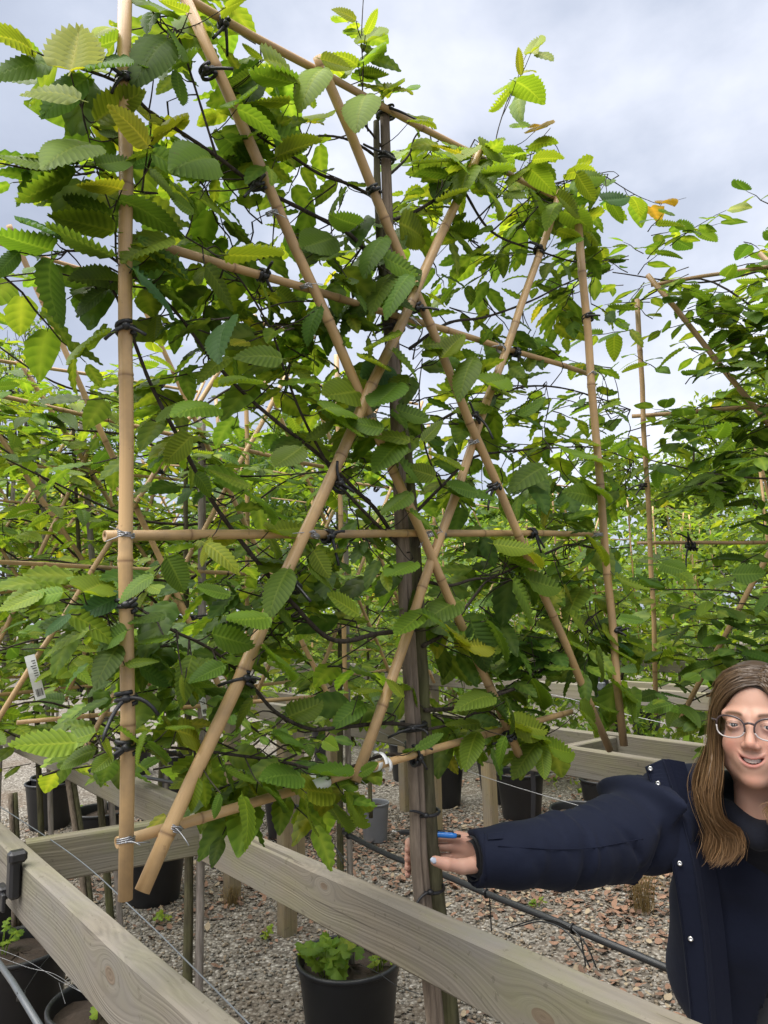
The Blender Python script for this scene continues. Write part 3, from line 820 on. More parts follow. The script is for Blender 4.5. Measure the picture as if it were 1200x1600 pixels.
# ------------------------------------------------------------------ the tree in front, read off the photograph on its panel plane
C1 = 0.953
def pp(x, y, off=0.0): return on_panel(x, y, C1, off)
T1 = thing('bamboo_trellis', 'big bamboo lattice trellis in front, crossed canes wired together', 'trellis', (P1[0], P1[1], 0.0), 'bamboo trellises')
RC = 0.0092
CANES1 = [((196, -60), (197, 1406), -.022, 1.06), ((904, 352), (975, 1165), -.014, 1.10),
          ((283, -20), (822, 1203), .000, 1.0), ((497, 88), (953, 1172), -.012, 1.0),
          ((222, 1393), (755, 226), -.016, 1.08), ((556, 1222), (876, 300), .004, 1.0),
          ((262, -18), (873, 312), .012, .80), ((230, 378), (925, 586), .016, .78), ((164, 837), (940, 834), .014, .84), ((183, 1317), (893, 1112), .010, .80)]
C1_pan = []
for i, (a, b, off, k) in enumerate(CANES1):
    p0, p1 = pp(*a, off), pp(*b, off)
    cane(T1, p0, p1, RC * k, 40 + i, taper=0.92 if i < 6 else .85, bow=random.uniform(-.004, .004), tone=[.05, .25, .18, .12, .06, .15, .22, .15, .05, .12][i]); C1_pan.append((p0, p1))
def cross_pt(i, x, y): return pp(x, y, CANES1[i][2])
def cane_ax(i): return C1_pan[i][1] - C1_pan[i][0]
for j, (i, x, y, tails) in enumerate([(0, 196, 130, 2), (0, 197, 515, 2), (0, 197, 945, 1), (0, 197, 1090, 2), (0, 198, 1165, 2), (2, 325, 113, 1), (2, 402, 290, 2), (3, 584, 297, 0), (3, 652, 482, 2),
                                      (4, 458, 915, 2), (4, 385, 1062, 2), (4, 530, 760, 2), (5, 742, 655, 2), (5, 842, 392, 2), (3, 772, 760, 2), (1, 918, 497, 1), (1, 963, 985, 2), (3, 795, 1150, 1),
                                      (6, 348, 35, 2), (7, 410, 430, 2), (7, 805, 550, 1), (8, 830, 833, 2), (9, 650, 1187, 3), (8, 512, 838, 2)]):
    tie(T1, cross_pt(i, x, y), cane_ax(i), RC * CANES1[i][3], 70 + j, tails, 0.036)
for j, (i, x, y) in enumerate([(0, 197, 835), (0, 197, 1312), (4, 272, 1292), (4, 490, 835), (2, 478, 447), (2, 670, 835), (3, 508, 108), (5, 783, 545), (4, 643, 505), (1, 925, 583), (9, 556, 1218), (2, 579, 650), (2, 425, 333), (5, 690, 835), (1, 935, 835), (3, 740, 690)]):
    wire_wrap(T1, cross_pt(i, x, y), cane_ax(i), RC * CANES1[i][3], 110 + j)

# the split stake the trunk is tied to
def to_ground(p, base): return [np.array([p[0], p[1], p[2]]), (np.array(p) + np.array([base[0], base[1], 0.25])) / 2, np.array([base[0], base[1], 0.25])]
stk = [pp(x, y, .028) for x, y in [(601, 178), (606, 340), (613, 500), (620, 660), (629, 850), (641, 1050), (652, 1250), (659, 1390)]]
bs = P1 + np.array([-.02, -.01, 0])
stk += to_ground(stk[-1], bs)[1:]
ST = thing('tree_stake', 'split timber stake with a crack, strapped to the trunk the woman grips', 'stake', (P1[0], P1[1], 0), 'timber stakes beside the trunks')
sp_ = spline(stk, 60)
w_ = np.interp(np.linspace(0, 1, 60), [0, .25, .5, 1], [.0085, .0098, .0105, .0125])
for sgn, nm in ((-1, 'stake_half'), (1, 'stake_half')):
    m = MB(); m.tube(sp_ + PU * sgn * (w_[:, None] * np.interp(np.linspace(0, 1, 60), [0, .3, .6, 1], [.35, .5, .62, .7])[:, None]), w_ * .62, 8, squash=1.4); m.build(nm, M['stake'], ST)
TR1 = thing('espalier_tree', 'foreground hornbeam espalier the woman holds, its branches spread over the crossed canes', 'tree', (P1[0], P1[1], 0), 'espalier hornbeams')
trk = [pp(x, y, .034) for x, y in [(588, 190), (590, 300), (597, 420), (611, 560), (634, 700), (648, 850), (656, 1000), (664, 1150), (672, 1300), (682, 1395)]]
trk += to_ground(trk[-1], P1 + np.array([.01, .01, 0]))[1:]
tp = spline(trk, 70)
rtk = np.interp(np.linspace(0, 1, 70), [0, .2, .45, .6, 1], [.0060, .0085, .0112, .0128, .0165]) * (1 + .05 * np.sin(np.arange(70) * 1.3))
MB().tube(tp, rtk, 12).build('trunk', M['bark'], TR1)
for j, (x, y) in enumerate([(598, 178), (596, 248), (612, 515), (640, 1135), (650, 1163), (660, 1268), (667, 1385)]):
    tie(ST, pp(x + 5, y, .03), (0, 0, 1), .023 if y > 900 else .016, 140 + j, 2 if y < 1260 else 1, 0.045, 2 if y < 1200 else 1, thick=.003)
BR1 = [  # main limbs: pixels along the branch, base radius (mm), depth offset behind the canes
    ([(566, 386), (540, 362), (470, 326), (400, 290), (340, 245), (285, 208), (235, 175), (190, 132), (130, 108), (88, 96), (52, 80)], 5.2, .02),
    ([(598, 330), (585, 310), (545, 288), (500, 272), (450, 240), (405, 212), (370, 170), (345, 130)], 4.8, .03),
    ([(594, 250), (570, 232), (540, 217), (505, 212), (470, 218)], 4.2, .04),
    ([(600, 235), (578, 205), (556, 180), (552, 165)], 3.4, .03),
    ([(640, 985), (590, 990), (520, 1000), (455, 940), (380, 850), (330, 780), (282, 690), (240, 610), (215, 548), (198, 500), (172, 448), (140, 440)], 5.6, .025),
    ([(632, 865), (590, 800), (555, 765), (500, 712), (440, 665), (385, 618), (330, 560), (270, 482), (208, 430), (160, 395), (105, 392)], 5.2, .03),
    ([(620, 850), (560, 790), (530, 755), (498, 700), (468, 640), (445, 580), (425, 520), (385, 450), (345, 405), (290, 370)], 3.8, .015),
    ([(655, 1135), (600, 1130), (520, 1138), (480, 1138), (430, 1112), (385, 1062), (330, 1015), (270, 985), (235, 962), (200, 945), (140, 945)], 4.6, .02),
    ([(660, 1180), (600, 1180), (520, 1205), (440, 1190), (370, 1180), (290, 1170), (200, 1163), (150, 1150), (90, 1165)], 3.8, .015),
    ([(612, 345), (650, 330), (700, 300), (720, 292), (768, 362), (842, 392), (905, 410), (960, 405)], 5.2, .03),
    ([(606, 275), (625, 258), (640, 240), (648, 215), (668, 190)], 4.0, .05),
    ([(640, 545), (700, 505), (760, 495), (830, 470), (880, 445), (940, 420)], 4.6, .04),
    ([(645, 690), (700, 650), (760, 625), (815, 605), (870, 605), (930, 620), (985, 640)], 4.4, .04),
    ([(650, 800), (690, 760), (740, 715), (800, 705), (860, 700), (930, 700), (990, 720)], 4.4, .035),
    ([(655, 905), (700, 915), (740, 905), (775, 900), (840, 870), (900, 850), (960, 870)], 4.4, .02),
    ([(660, 1010), (700, 985), (735, 940), (765, 905), (800, 905)], 5.0, .02),
    ([(664, 1110), (720, 1105), (780, 1085), (830, 1062), (880, 1010), (930, 960), (970, 940)], 5.0, .02),
    ([(668, 1140), (710, 1130), (760, 1110), (800, 1140), (850, 1150)], 3.6, .01),
    ([(690, 760), (665, 700), (655, 620), (660, 560)], 3.0, .03),
    ([(715, 372), (765, 322), (800, 285), (825, 262), (832, 235), (860, 200)], 2.6, .02),
    ([(768, 362), (810, 325), (850, 295), (905, 277), (950, 272)], 2.4, .02), ([(800, 230), (775, 225), (790, 165), (806, 130), (818, 95), (832, 68)], 2.0, .03),
    ([(945, 275), (985, 300), (1010, 312), (1034, 318), (1072, 309)], 1.8, -.02), ([(575, 205), (567, 160), (567, 110), (565, 60), (567, 10), (570, -30)], 2.2, .02), ([(198, 420), (182, 400), (178, 345), (150, 260), (128, 170)], 2.2, .0),
    ([(198, 300), (150, 262), (60, 265), (0, 255), (-40, 250)], 2.4, .0), ([(222, 300), (228, 250), (236, 200), (233, 170)], 2.0, .0),
    ([(275, 60), (250, 40), (232, 0), (225, -30)], 2.6, .01), ([(340, 250), (280, 60), (268, 50), (240, 15)], 2.6, .015),
]
branch_pts = []
for (pix, rr, off) in BR1:
    P = spline([pp(x, y, off + .004 * math.sin(k)) for k, (x, y) in enumerate(pix)], 8 * len(pix))
    rad = np.linspace(rr * .00082, rr * .00034, len(P)) * (1 + .08 * np.sin(np.arange(len(P)) * 2.1))
    MB().tube(P, rad, 7).build('branch', M['branch'], TR1); branch_pts.append(P)
branch_all = np.concatenate(branch_pts)

LV1 = Leaves(); tw1 = MB(); r1 = np.random.default_rng(21)
# leaves that can be told apart in the photograph: base pixel, tip pixel, tone, offset from the cane plane (negative = nearer)
H = """50 78 2 38 l;83 100 -14 92 m;110 112 127 38 y;178 46 147 34 y;186 62 133 78 m;188 90 145 112 d;300 96 208 76 d;241 114 204 104 d;277 113 281 162 m;136 122 62 168 d;126 156 38 118 y;150 190 216 139 y
233 192 226 138 y;231 228 193 168 y;240 214 312 178 y;147 230 68 203 m;186 214 156 206 d;92 258 4 250 m;137 250 75 234 u;150 258 205 252 m;120 268 38 316 m;191 296 123 276 y;240 238 188 238 m;262 252 205 250 u;236 240 308 266 l;232 264 280 296 m
176 336 104 312 d;182 312 270 332 d;180 362 83 338 l;181 402 80 360 d;186 388 280 402 l;83 392 -8 368 m;78 362 34 352 u;30 394 -10 428 d;80 404 62 503 d;186 440 120 430 d;168 452 114 476 d;206 420 288 468 u;272 400 212 432 m;172 520 94 530 m;245 494 240 532 l
300 252 258 262 m;312 312 378 336 l;302 332 264 306 m;356 398 442 404 l;320 414 371 476 m;407 444 438 482 l;432 452 468 482 l;362 502 312 532 u;330 248 288 232 m;420 205 476 228 l;395 165 432 190 l;390 150 352 170 m;410 92 380 72 l;412 94 474 96 y;398 112 352 140 d;460 130 396 118 m;452 162 390 148 l;370 170 440 196 m;432 245 490 215 l;350 215 400 245 d
270 60 300 72 m;250 20 220 2 m;262 62 210 90 d;295 20 252 2 l;352 12 400 -8 l;556 32 528 8 y;571 55 590 18 y;573 65 603 42 l;568 96 598 62 l;560 105 525 70 l;563 118 605 110 l;600 140 645 125 y;572 150 552 168 l;600 150 630 128 l;640 190 676 178 l;486 190 515 178 y
801 134 768 176 l;806 128 870 148 l;814 118 808 78 y;830 82 845 62 y;836 205 852 182 b;826 232 862 196 l;832 250 876 242 l;822 246 790 226 l;820 270 776 262 l;790 268 740 268 l;824 262 860 280 l;850 292 820 300 m;905 276 988 282 l;885 272 930 252 l;900 270 925 312 l;940 313 992 312 u;950 312 975 342 l;985 308 1034 322 l;1034 318 1074 308 b;830 300 870 340 m;880 330 932 344 m;870 360 905 372 l;905 395 955 380 l;865 318 832 342 l;815 300 790 312 m;762 300 810 330 l;742 242 700 232 l;690 252 650 258 m;720 240 680 220 y;700 275 660 258 m
740 372 700 352 l;700 362 770 382 l;622 348 706 380 l;690 470 712 446 m;640 430 600 462 m;616 398 578 418 d;560 352 520 340 d;540 300 502 325 d;520 372 470 390 m;598 572 562 562 l;620 585 560 572 u;640 590 590 600 m;520 430 560 455 m;500 480 470 520 d;575 470 530 500 d
480 690 520 660 m;505 640 560 622 l;560 680 520 650 l;600 670 545 660 l;640 690 590 668 l;660 690 690 660 m;565 610 500 622 l;455 570 505 602 l;440 560 385 545 m;400 600 350 590 l;360 560 310 575 l;340 640 285 620 l;282 632 250 660 m;235 655 198 668 m;300 680 260 720 l;390 760 330 740 l;305 740 335 768 m;470 700 430 730 m;420 830 482 828 l;330 840 310 878 y;322 850 372 876 y;260 870 290 920 m;380 770 440 790 m;450 890 415 940 m;490 860 512 900 l;480 885 530 905 l;560 960 515 930 l;420 965 358 972 l;430 955 475 970 m;360 930 310 920 m;330 990 390 1010 m;415 1015 475 1052 l;408 1018 376 1045 m;350 1040 300 1060 m;300 1025 280 1090 l;265 1000 215 985 m;260 960 205 975 d;240 900 185 920 m;190 930 128 960 u
100 925 35 938 l;105 960 182 982 l;70 925 5 955 l;130 925 165 912 l;110 960 70 985 u;140 985 60 1005 m;200 985 150 1010 m;185 1010 150 1050 d;195 1040 240 1022 m;215 1040 260 1070 d;285 1055 275 1092 l;290 1060 335 1072 l;360 1050 395 1085 m;395 1092 360 1130 m
150 1145 82 1168 l;120 1160 20 1168 l;160 1150 178 1182 y;185 1140 235 1150 l;230 1142 210 1190 m;275 1142 332 1152 y;262 1140 298 1122 l;230 1160 258 1188 m;150 1172 95 1185 m;175 1180 145 1205 m;330 1188 272 1230 l;310 1215 290 1262 l;352 1200 395 1225 m;400 1240 375 1210 l;345 1240 330 1275 m;380 1245 404 1296 l;410 1230 450 1255 l;440 1200 400 1190 l;470 1215 430 1195 m;500 1210 540 1200 m;480 1240 470 1300 l;510 1250 545 1302 l;540 1245 570 1288 l;530 1230 560 1215 l;520 1240 450 1232 y;560 1210 590 1195 m;630 1090 610 1060 l;560 1085 590 1060 l;640 1068 660 1112 l;570 1100 525 1120 m;430 1150 480 1145 m;450 1120 500 1100 m
720 940 660 950 m;665 955 620 990 l;640 960 648 925 d;660 960 715 970 m;690 975 735 1020 y;720 1010 765 1012 y;722 1005 725 965 l;760 970 840 1030 d;735 970 770 1055 d;830 1000 870 1040 u;800 905 860 970 m;820 905 905 930 m;880 915 905 938 y;790 870 840 890 l;770 850 830 860 y;800 855 860 862 y;745 770 700 760 m;720 730 668 712 l;680 745 640 730 l;700 770 770 752 m;690 560 720 520 l;660 540 712 530 l;740 560 712 598 m;760 600 800 592 l;770 640 720 625 l;800 620 770 608 l;810 650 850 625 m;850 730 800 750 m;880 705 940 720 l;900 690 960 700 y;920 715 988 722 l;915 750 960 770 l;920 760 990 790 l;930 780 900 760 m;860 780 820 770 l;950 820 940 790 m;920 840 960 860 y;870 930 840 900 l;930 940 980 965 l;910 920 880 948 m;960 900 1025 930 l;945 900 960 880 u;1000 905 1060 910 d;890 960 950 990 l;880 1000 945 1012 l;940 985 1000 1005 l;950 1000 1015 1005 u;985 1005 1040 1015 l;930 1015 980 1075 m;950 1010 1012 1050 l;960 1065 1010 1115 l;910 1090 940 1125 m;920 1095 980 1128 l;870 1050 830 1060 m;830 1060 868 1115 m;790 1095 820 1130 d;760 1090 800 1120 d
720 1140 690 1165 l;745 1145 725 1182 l;750 1130 700 1135 m;770 1130 745 1110 m;790 1125 840 1160 l;800 1130 875 1150 y;790 1150 770 1190 m;845 1165 850 1215 l;850 1165 897 1182 l;840 1160 800 1205 m;820 1150 860 1130 l;905 1110 940 1130 l;735 1110 775 1095 m;980 1080 1000 1115 l;650 1170 690 1150 d;770 1090 720 1075 m"""
comp = []
for item in H.replace('\n', ';').split(';'):
    if not item.strip(): continue
    bx, by, tx, ty, key = item.split(); bx, by, tx, ty = map(float, (bx, by, tx, ty))
    off = -0.026 + r1.normal() * 0.030
    b_ = pp(bx, by, off); t_ = pp(tx, ty, off + r1.normal() * 0.028)
    ln = np.linalg.norm(t_ - b_) * 1.08
    if ln > .104: ln = .104
    tocam = unit(CAM - (b_ + t_) / 2)
    horiz = abs(tx - bx) / (abs(tx - bx) + abs(ty - by) + 1)
    ax_ = unit(t_ - b_); s_ = np.cross(ax_, tocam)
    upp = np.array([0, 0, 1.0]) - ax_ * ax_[2]; upp = upp - tocam * (upp @ tocam); upp = unit(upp + 1e-3 * s_)
    fct = r1.uniform(.42, .88)
    if by < 560 and r1.random() < .5: fct = -fct * .8            # seen from below
    nm = upp * math.sqrt(1 - fct * fct) + tocam * fct + r1.normal(size=3) * .12
    LV1.add(b_, t_ - b_, nm, ln, tint(key, r1))
    comp.append((bx, by, tx, ty, key, off))
    # petiole/twig to the nearest branch
    k = np.argmin(((branch_all - b_) ** 2).sum(1)); q = branch_all[k]
    if np.linalg.norm(q - b_) < .10:
        md = (q + b_) / 2 + np.array([0, 0, -.006]); tw1.tube(spline([q, md, b_], 6), np.linspace(.0013, .0008, 6), 4, cap=False)
# leaves hanging over the front of the canes and stake
for item in '742 232 700 262 l;760 250 730 282 l;735 262 700 300 l;745 275 778 300 m;722 300 680 318 l;748 228 790 238 l;215 372 262 398 m;262 372 205 392 l;240 395 290 418 m;600 372 560 402 m;596 400 640 425 l;612 430 572 455 m;600 455 640 480 d;618 520 580 545 m;612 548 655 570 l;622 600 590 632 m;618 640 660 655 m;628 690 592 716 l;622 720 668 742 m;868 305 905 330 l;872 318 838 345 l;905 352 945 372 l;900 372 868 398 m;505 108 470 128 l;500 92 540 104 y;640 770 606 800 m;640 800 684 816 m;648 880 612 900 m'.split(';'):
    bx, by, tx, ty, key = item.split(); bx, by, tx, ty = map(float, (bx, by, tx, ty))
    off = -.034 + r1.normal() * .008; b_ = pp(bx, by, off); t_ = pp(tx, ty, off - .01); ax_ = unit(t_ - b_); tocam = unit(CAM - b_)
    upp = np.array([0, 0, 1.0]) - ax_ * ax_[2]; upp = upp - tocam * (upp @ tocam); upp = unit(upp + 1e-3 * np.cross(ax_, tocam)); fct = r1.uniform(.4, .8)
    LV1.add(b_, ax_, upp * math.sqrt(1 - fct * fct) + tocam * fct + r1.normal(size=3) * .1, min(.1, np.linalg.norm(t_ - b_) * 1.25), tint(key, r1)); comp.append((bx, by, tx, ty, key, off))
    k = np.argmin(((branch_all - b_) ** 2).sum(1)); q = branch_all[k]
    if np.linalg.norm(q - b_) < .10: tw1.tube(spline([q, (q + b_) / 2 + np.array([0, 0, -.006]), b_], 6), np.linspace(.0013, .0008, 6), 4, cap=False)
n_hero = len(LV1.b)
# neighbours of those leaves on the same shoots
for (bx, by, tx, ty, key, off) in comp:
    for _ in range(1 + int(r1.random() < .55) - int(bx < 330 and by < 420 and r1.random() < .6)):
        a_ = math.atan2(ty - by, tx - bx) + r1.choice([-1, 1]) * r1.uniform(.35, 1.2); L = math.hypot(tx - bx, ty - by) * r1.uniform(.6, 1.05)
        x0, y0 = bx + r1.normal() * 9, by + r1.normal() * 7; x1, y1 = x0 + L * math.cos(a_), y0 + .7 * L * math.sin(a_) + 4
        o_ = max(off, -.02) + r1.uniform(.035, .10); b_ = pp(x0, y0, o_); t_ = pp(x1, y1, o_ + r1.normal() * .03); ax_ = unit(t_ - b_); tocam = unit(CAM - b_)
        upp = np.array([0, 0, 1.0]) - ax_ * ax_[2]; upp = upp - tocam * (upp @ tocam); upp = unit(upp + 1e-3 * np.cross(ax_, tocam)); fct = r1.uniform(.3, .85) * (-.7 if y0 < 560 and r1.random() < .5 else 1)
        k2 = key if r1.random() < .55 else {'y': 'l', 'l': 'm', 'm': 'd', 'd': 'd', 'u': 'd', 'b': 'l'}[key]
        LV1.add(b_, ax_, upp * math.sqrt(1 - fct * fct) + tocam * fct + r1.normal(size=3) * .14, min(.105, np.linalg.norm(t_ - b_) * 1.15), tint(k2, r1))
# the many leaves between them: patches of foliage (pixel centre, half sizes, number of sprigs, tones)
PATCH = [(120, 220, 110, 120, 7, 'mld'), (140, 440, 120, 90, 6, 'dmm'), (330, 150, 80, 120, 9, 'mld'), (430, 200, 80, 90, 8, 'mml'), (330, 330, 100, 80, 9, 'mdl'), (420, 420, 120, 90, 10, 'mdl'), (560, 430, 70, 90, 8, 'dmd'), (520, 340, 60, 70, 4, 'dm'),
         (640, 400, 90, 90, 11, 'mdl'), (660, 230, 70, 50, 5, 'lm'), (780, 300, 120, 70, 13, 'lml'), (860, 340, 110, 70, 11, 'mdl'), (800, 420, 110, 60, 10, 'dmm'), (900, 440, 60, 60, 6, 'mdl'), (340, 540, 100, 80, 11, 'mld'), (450, 560, 60, 70, 6, 'mly'), (250, 650, 60, 90, 4, 'md'),
         (480, 650, 90, 70, 7, 'mld'), (590, 700, 50, 60, 4, 'mdl'), (380, 850, 90, 90, 9, 'mdd'), (300, 950, 110, 70, 10, 'dmm'), (470, 920, 70, 70, 7, 'dml'), (440, 1000, 90, 40, 5, 'dm'), (560, 880, 70, 70, 6, 'mdd'), (230, 1040, 80, 50, 5, 'dm'), (240, 1165, 120, 35, 5, 'ml'), (420, 1225, 110, 35, 6, 'mdl'), (540, 1080, 70, 40, 4, 'mdl'),
         (700, 560, 60, 70, 6, 'mdl'), (820, 520, 90, 50, 8, 'dmm'), (870, 590, 90, 60, 9, 'dml'), (800, 690, 110, 70, 13, 'dml'), (920, 720, 90, 70, 12, 'mld'), (750, 760, 80, 60, 8, 'dmm'), (880, 830, 100, 60, 9, 'mdd'), (800, 900, 100, 70, 13, 'dmm'), (900, 950, 90, 70, 12, 'dml'), (760, 1010, 90, 50, 9, 'ddm'), (870, 1040, 90, 50, 9, 'dml'), (770, 1130, 100, 35, 8, 'mdl'), (700, 830, 60, 60, 4, 'dm'), (640, 620, 50, 60, 3, 'dm'), (680, 960, 50, 50, 4, 'dm'), (950, 620, 50, 40, 4, 'ml'), (690, 680, 60, 50, 4, 'dm')]
for (cx, cy, hx, hy, n, keys) in PATCH:
    for _ in range(max(2, int(n * .95))):
        x, y = cx + r1.uniform(-1, 1) * hx, cy + r1.uniform(-1, 1) * hy
        off = r1.uniform(.02, .17); c = pp(x, y, off)
        k = np.argmin(((branch_all - c) ** 2).sum(1)); q = branch_all[k]
        a_ = r1.uniform(0, 6.28)
        d = unit(np.array([math.cos(a_), math.sin(a_), r1.uniform(-.1, .3)]) + (unit(c - q) * .8 if np.linalg.norm(c - q) > .02 else 0))
        L = r1.uniform(.09, .20)
        s0 = c - d * L * .5
        if .01 < np.linalg.norm(q - s0) < .14: tw1.tube(spline([q, (q + s0) / 2 + r1.normal(size=3) * .008, s0], 6), np.linspace(.0015, .0009, 6), 4, cap=False)
        sprig(LV1, tw1, s0, d, L, r1, .074, keys)
tag(tw1.build('twig', M['branch'], TR1), kind='stuff')
LV1.finish(TR1, max(300, n_hero), LEAF_ME, MIDR, MIDR_T, first=n_hero)
print('tree1 leaves', len(LV1.b), 'hero', n_hero)

# panel pattern of that trellis, in metres along the panel and up, re-used with variation on the other trees
trunk_xy = pp(640, 835)
PAT = []
for i, (p0, p1) in enumerate(C1_pan):
    PAT.append((((p0 - trunk_xy) @ PU, p0[2]), ((p1 - trunk_xy) @ PU, p1[2]), CANES1[i][2]))
print('pattern', [tuple(np.round(a, 2)) + tuple(np.round(b, 2)) for a, b, _ in PAT])

def espalier(base, ang, seed, n_sprig, n_obj, label, tlabel, slabel, keys='mdl', size=0.08, lean=0.0, lod=0, tone=0.0, top=2.62, dens_low=1.0, stake=True, zoff=0.0, canes=True, width=0.60, plabel=None, spread=.09):
    """another trained hornbeam with its own trellis, stake and leaves; ang: direction of the panel"""
    r = np.random.default_rng(seed)
    u = np.array([math.cos(ang), math.sin(ang), 0]); n = np.array([-u[1], u[0], 0.0])
    if n @ (np.array([base[0], base[1], 0]) - np.array([0, 0, 0])) < 0: n = -n
    base = np.array([base[0], base[1], 0.0]); 
    def W(a, z, off=0.0): return base + u * (a + lean * (z - 1.2)) + n * off + np.array([0, 0, z + zoff])
    sides = 10 if lod == 0 else 6
    if canes:
        T = thing('bamboo_trellis', tlabel, 'trellis', base, 'bamboo trellises')
        mirror = r.choice([-1, 1])
        for i, (a, b, off) in enumerate(PAT):
            if lod >= 2 and i in (3, 5): continue
            j = r.uniform(-.03, .03, 4)
            a0, a1 = a[0] * mirror * width / .6, b[0] * mirror * width / .6
            cane(T, W(a0 + j[0], a[1] + j[1], off - .01), W(a1 + j[2], b[1] + j[3], off - .01), (RC if lod < 2 else RC * .9) * r.uniform(.85, 1.05) * (1 if i < 6 else .8), seed * 13 + i, sides=sides, bow=r.uniform(-.006, .006), tone=max(0, min(1, tone + r.uniform(-.15, .25))))
        if lod < 2:
            for i in range(7):
                a, b, off = PAT[int(r.integers(0, len(PAT)))]; t = r.uniform(.15, .9)
                p0, p1 = W(a[0] * mirror * width / .6, a[1], off - .01), W(b[0] * mirror * width / .6, b[1], off - .01)
                tie(T, p0 + (p1 - p0) * t, p1 - p0, RC, seed * 17 + i, 2, .045)
    tr = thing('espalier_tree', label, 'tree', base, 'espalier hornbeams')
    zz = np.linspace(.3, top - .15, 24)
    P = np.array([W(.012 * math.sin(z * 2.3 + seed), z, .03) for z in zz])
    MB().tube(P, np.linspace(.017, .006, 24), 8 if lod < 2 else 5).build('trunk', M['bark'], tr)
    if stake:
        S = thing('tree_stake', slabel, 'stake', base, 'timber stakes beside the trunks')
        Q = np.array([W(.034 + .006 * math.sin(z * 1.7 + seed), z, .012) for z in np.linspace(.28, top - .1, 14)])
        MB().tube(Q, .0125, 8).build('shaft', M['greystake'], S)
        for z in (1.1, 1.75, 2.3): tie(S, W(.02, z, .02), (0, 0, 1), .034, seed * 7 + int(z * 10), 1, .04)
    LV = Leaves(); tw = MB(); pts = []
    levels = np.linspace(1.34, top - .12, 7)
    for k, z in enumerate(levels):
        for sgn in (-1, 1):
            up = r.uniform(-.05, .30)
            B = spline([W(0, z, .03), W(sgn * .18, z + .05 * r.normal() + up * .4, .02 + .03 * r.normal()), W(sgn * .42, z + .06 * r.normal() + up * .8, .02 + .03 * r.normal()), W(sgn * width * 1.12, z + up + .05 * r.normal(), .02 + .05 * r.normal())], 22)
            MB().tube(B, np.linspace(.0048, .0018, 22), 6 if lod < 2 else 4).build('branch', M['branch'], tr); pts.append(B)
    allp = np.concatenate(pts)
    for _ in range(n_sprig):
        q = allp[int(r.integers(0, len(allp)))]
        if dens_low < 1 and q[2] < 1.75 + zoff and r.random() > dens_low: continue
        a_ = r.uniform(0, 6.28); d = unit(np.array([math.cos(a_), math.sin(a_), r.uniform(-.2, .45)]))
        L = r.uniform(.08, .2)
        s0 = q + d * r.uniform(.0, spread) + np.array([0, 0, r.uniform(-1, 1) * (spread - .09) * 1.6])
        sprig(LV, tw, s0, d, L, r, size, keys, thin=lod >= 1)
    tag(tw.build('twig', M['branch'], tr), kind='stuff')
    if plabel: pot(base, .2, .38, plabel)
    if lod == 0: LV.finish(tr, n_obj, LEAF_ME, LOW, LOW_T)
    elif lod == 1: LV.finish(tr, n_obj, LEAF_MID, LOW, LOW_T)
    elif lod == 2: LV.finish(tr, n_obj, LEAF_MID, LOW3, LOW3_T)
    else: LV.finish(tr, n_obj, LEAF_MID, LOW0, LOW0_T)
    return len(LV.b)
A0 = math.atan2(PU[1], PU[0])
near_lab = ['second', 'third', 'fourth', 'fifth', 'sixth']
rowA = [(rq(2.09, 0.97), 1, 300), (rq(2.95, 1.0), 2, 300), (rq(3.75, 1.0), 3, 200), (rq(4.65, 1.0), 4, 120), (rq(5.6, 1.0), 5, 100)]
for i, (b_, sd_, no) in enumerate(rowA):
    w = near_lab[i]
    espalier(b_, A0 + [-.02, .05, -.06, .04, 0][i], 300 + sd_, [200, 420, 380, 300, 260][i], no,
             f'hornbeam espalier, {w} tree back along the near rail on the left', f'bamboo lattice of the {w} tree back along the near rail', f'grey stake of the {w} tree back along the near rail',
             keys=['mdl', 'mll', 'mll', 'mll', 'mll'][i], size=.075, spread=.12, lean=[0.0, -.10, -.05, 0, 0][i], lod=0 if i < 1 else 1, tone=.2, dens_low=[.8, .9, 1, 1, 1][i], plabel=None if i < 3 else f'black pot of the {w} tree back along the near rail', top=[2.5, 2.74, 2.74, 2.72, 2.72][i])
# the tree at the right edge, its panel turned towards the camera
lc = at_d(1045, 850, 2.2); uR = unit(np.array([.92, -.39, 0])); bR = lc + uR * .60
espalier(bR, math.atan2(uR[1], uR[0]), 411, 640, 300, 'hornbeam espalier at the right edge, above the woman\'s head', 'bamboo lattice at the right edge behind the woman\'s hair', 'grey stake at the right edge behind the woman', keys='dmdml', size=.082, lod=0, tone=.45, top=2.84, lean=-.02, spread=.17, plabel='black pot at the right edge behind the woman')
rowB = [(PB, 'tree in the pot with green weeds'), (rq(4.56, 1.93), 'tree behind the second stake'), (rq(5.7, 1.95), 'tree far back on the left of the aisle'), (rq(7.0, 1.95), 'tree at the far left end of the aisle')]
for i, (b_, lb) in enumerate(rowB):
    espalier(b_, A0 + [.1, .05, .1, -.05][i], 500 + i, [260, 320, 300, 300][i], [280, 150, 100, 80][i], f'hornbeam espalier, {lb}', f'bamboo lattice of the {lb}', f'thin stake of the {lb}', keys='mlmd', size=.072, lod=1, tone=.1, dens_low=.7, top=2.4, plabel=None if i in (0, 1) else f'black pot of the {lb}')
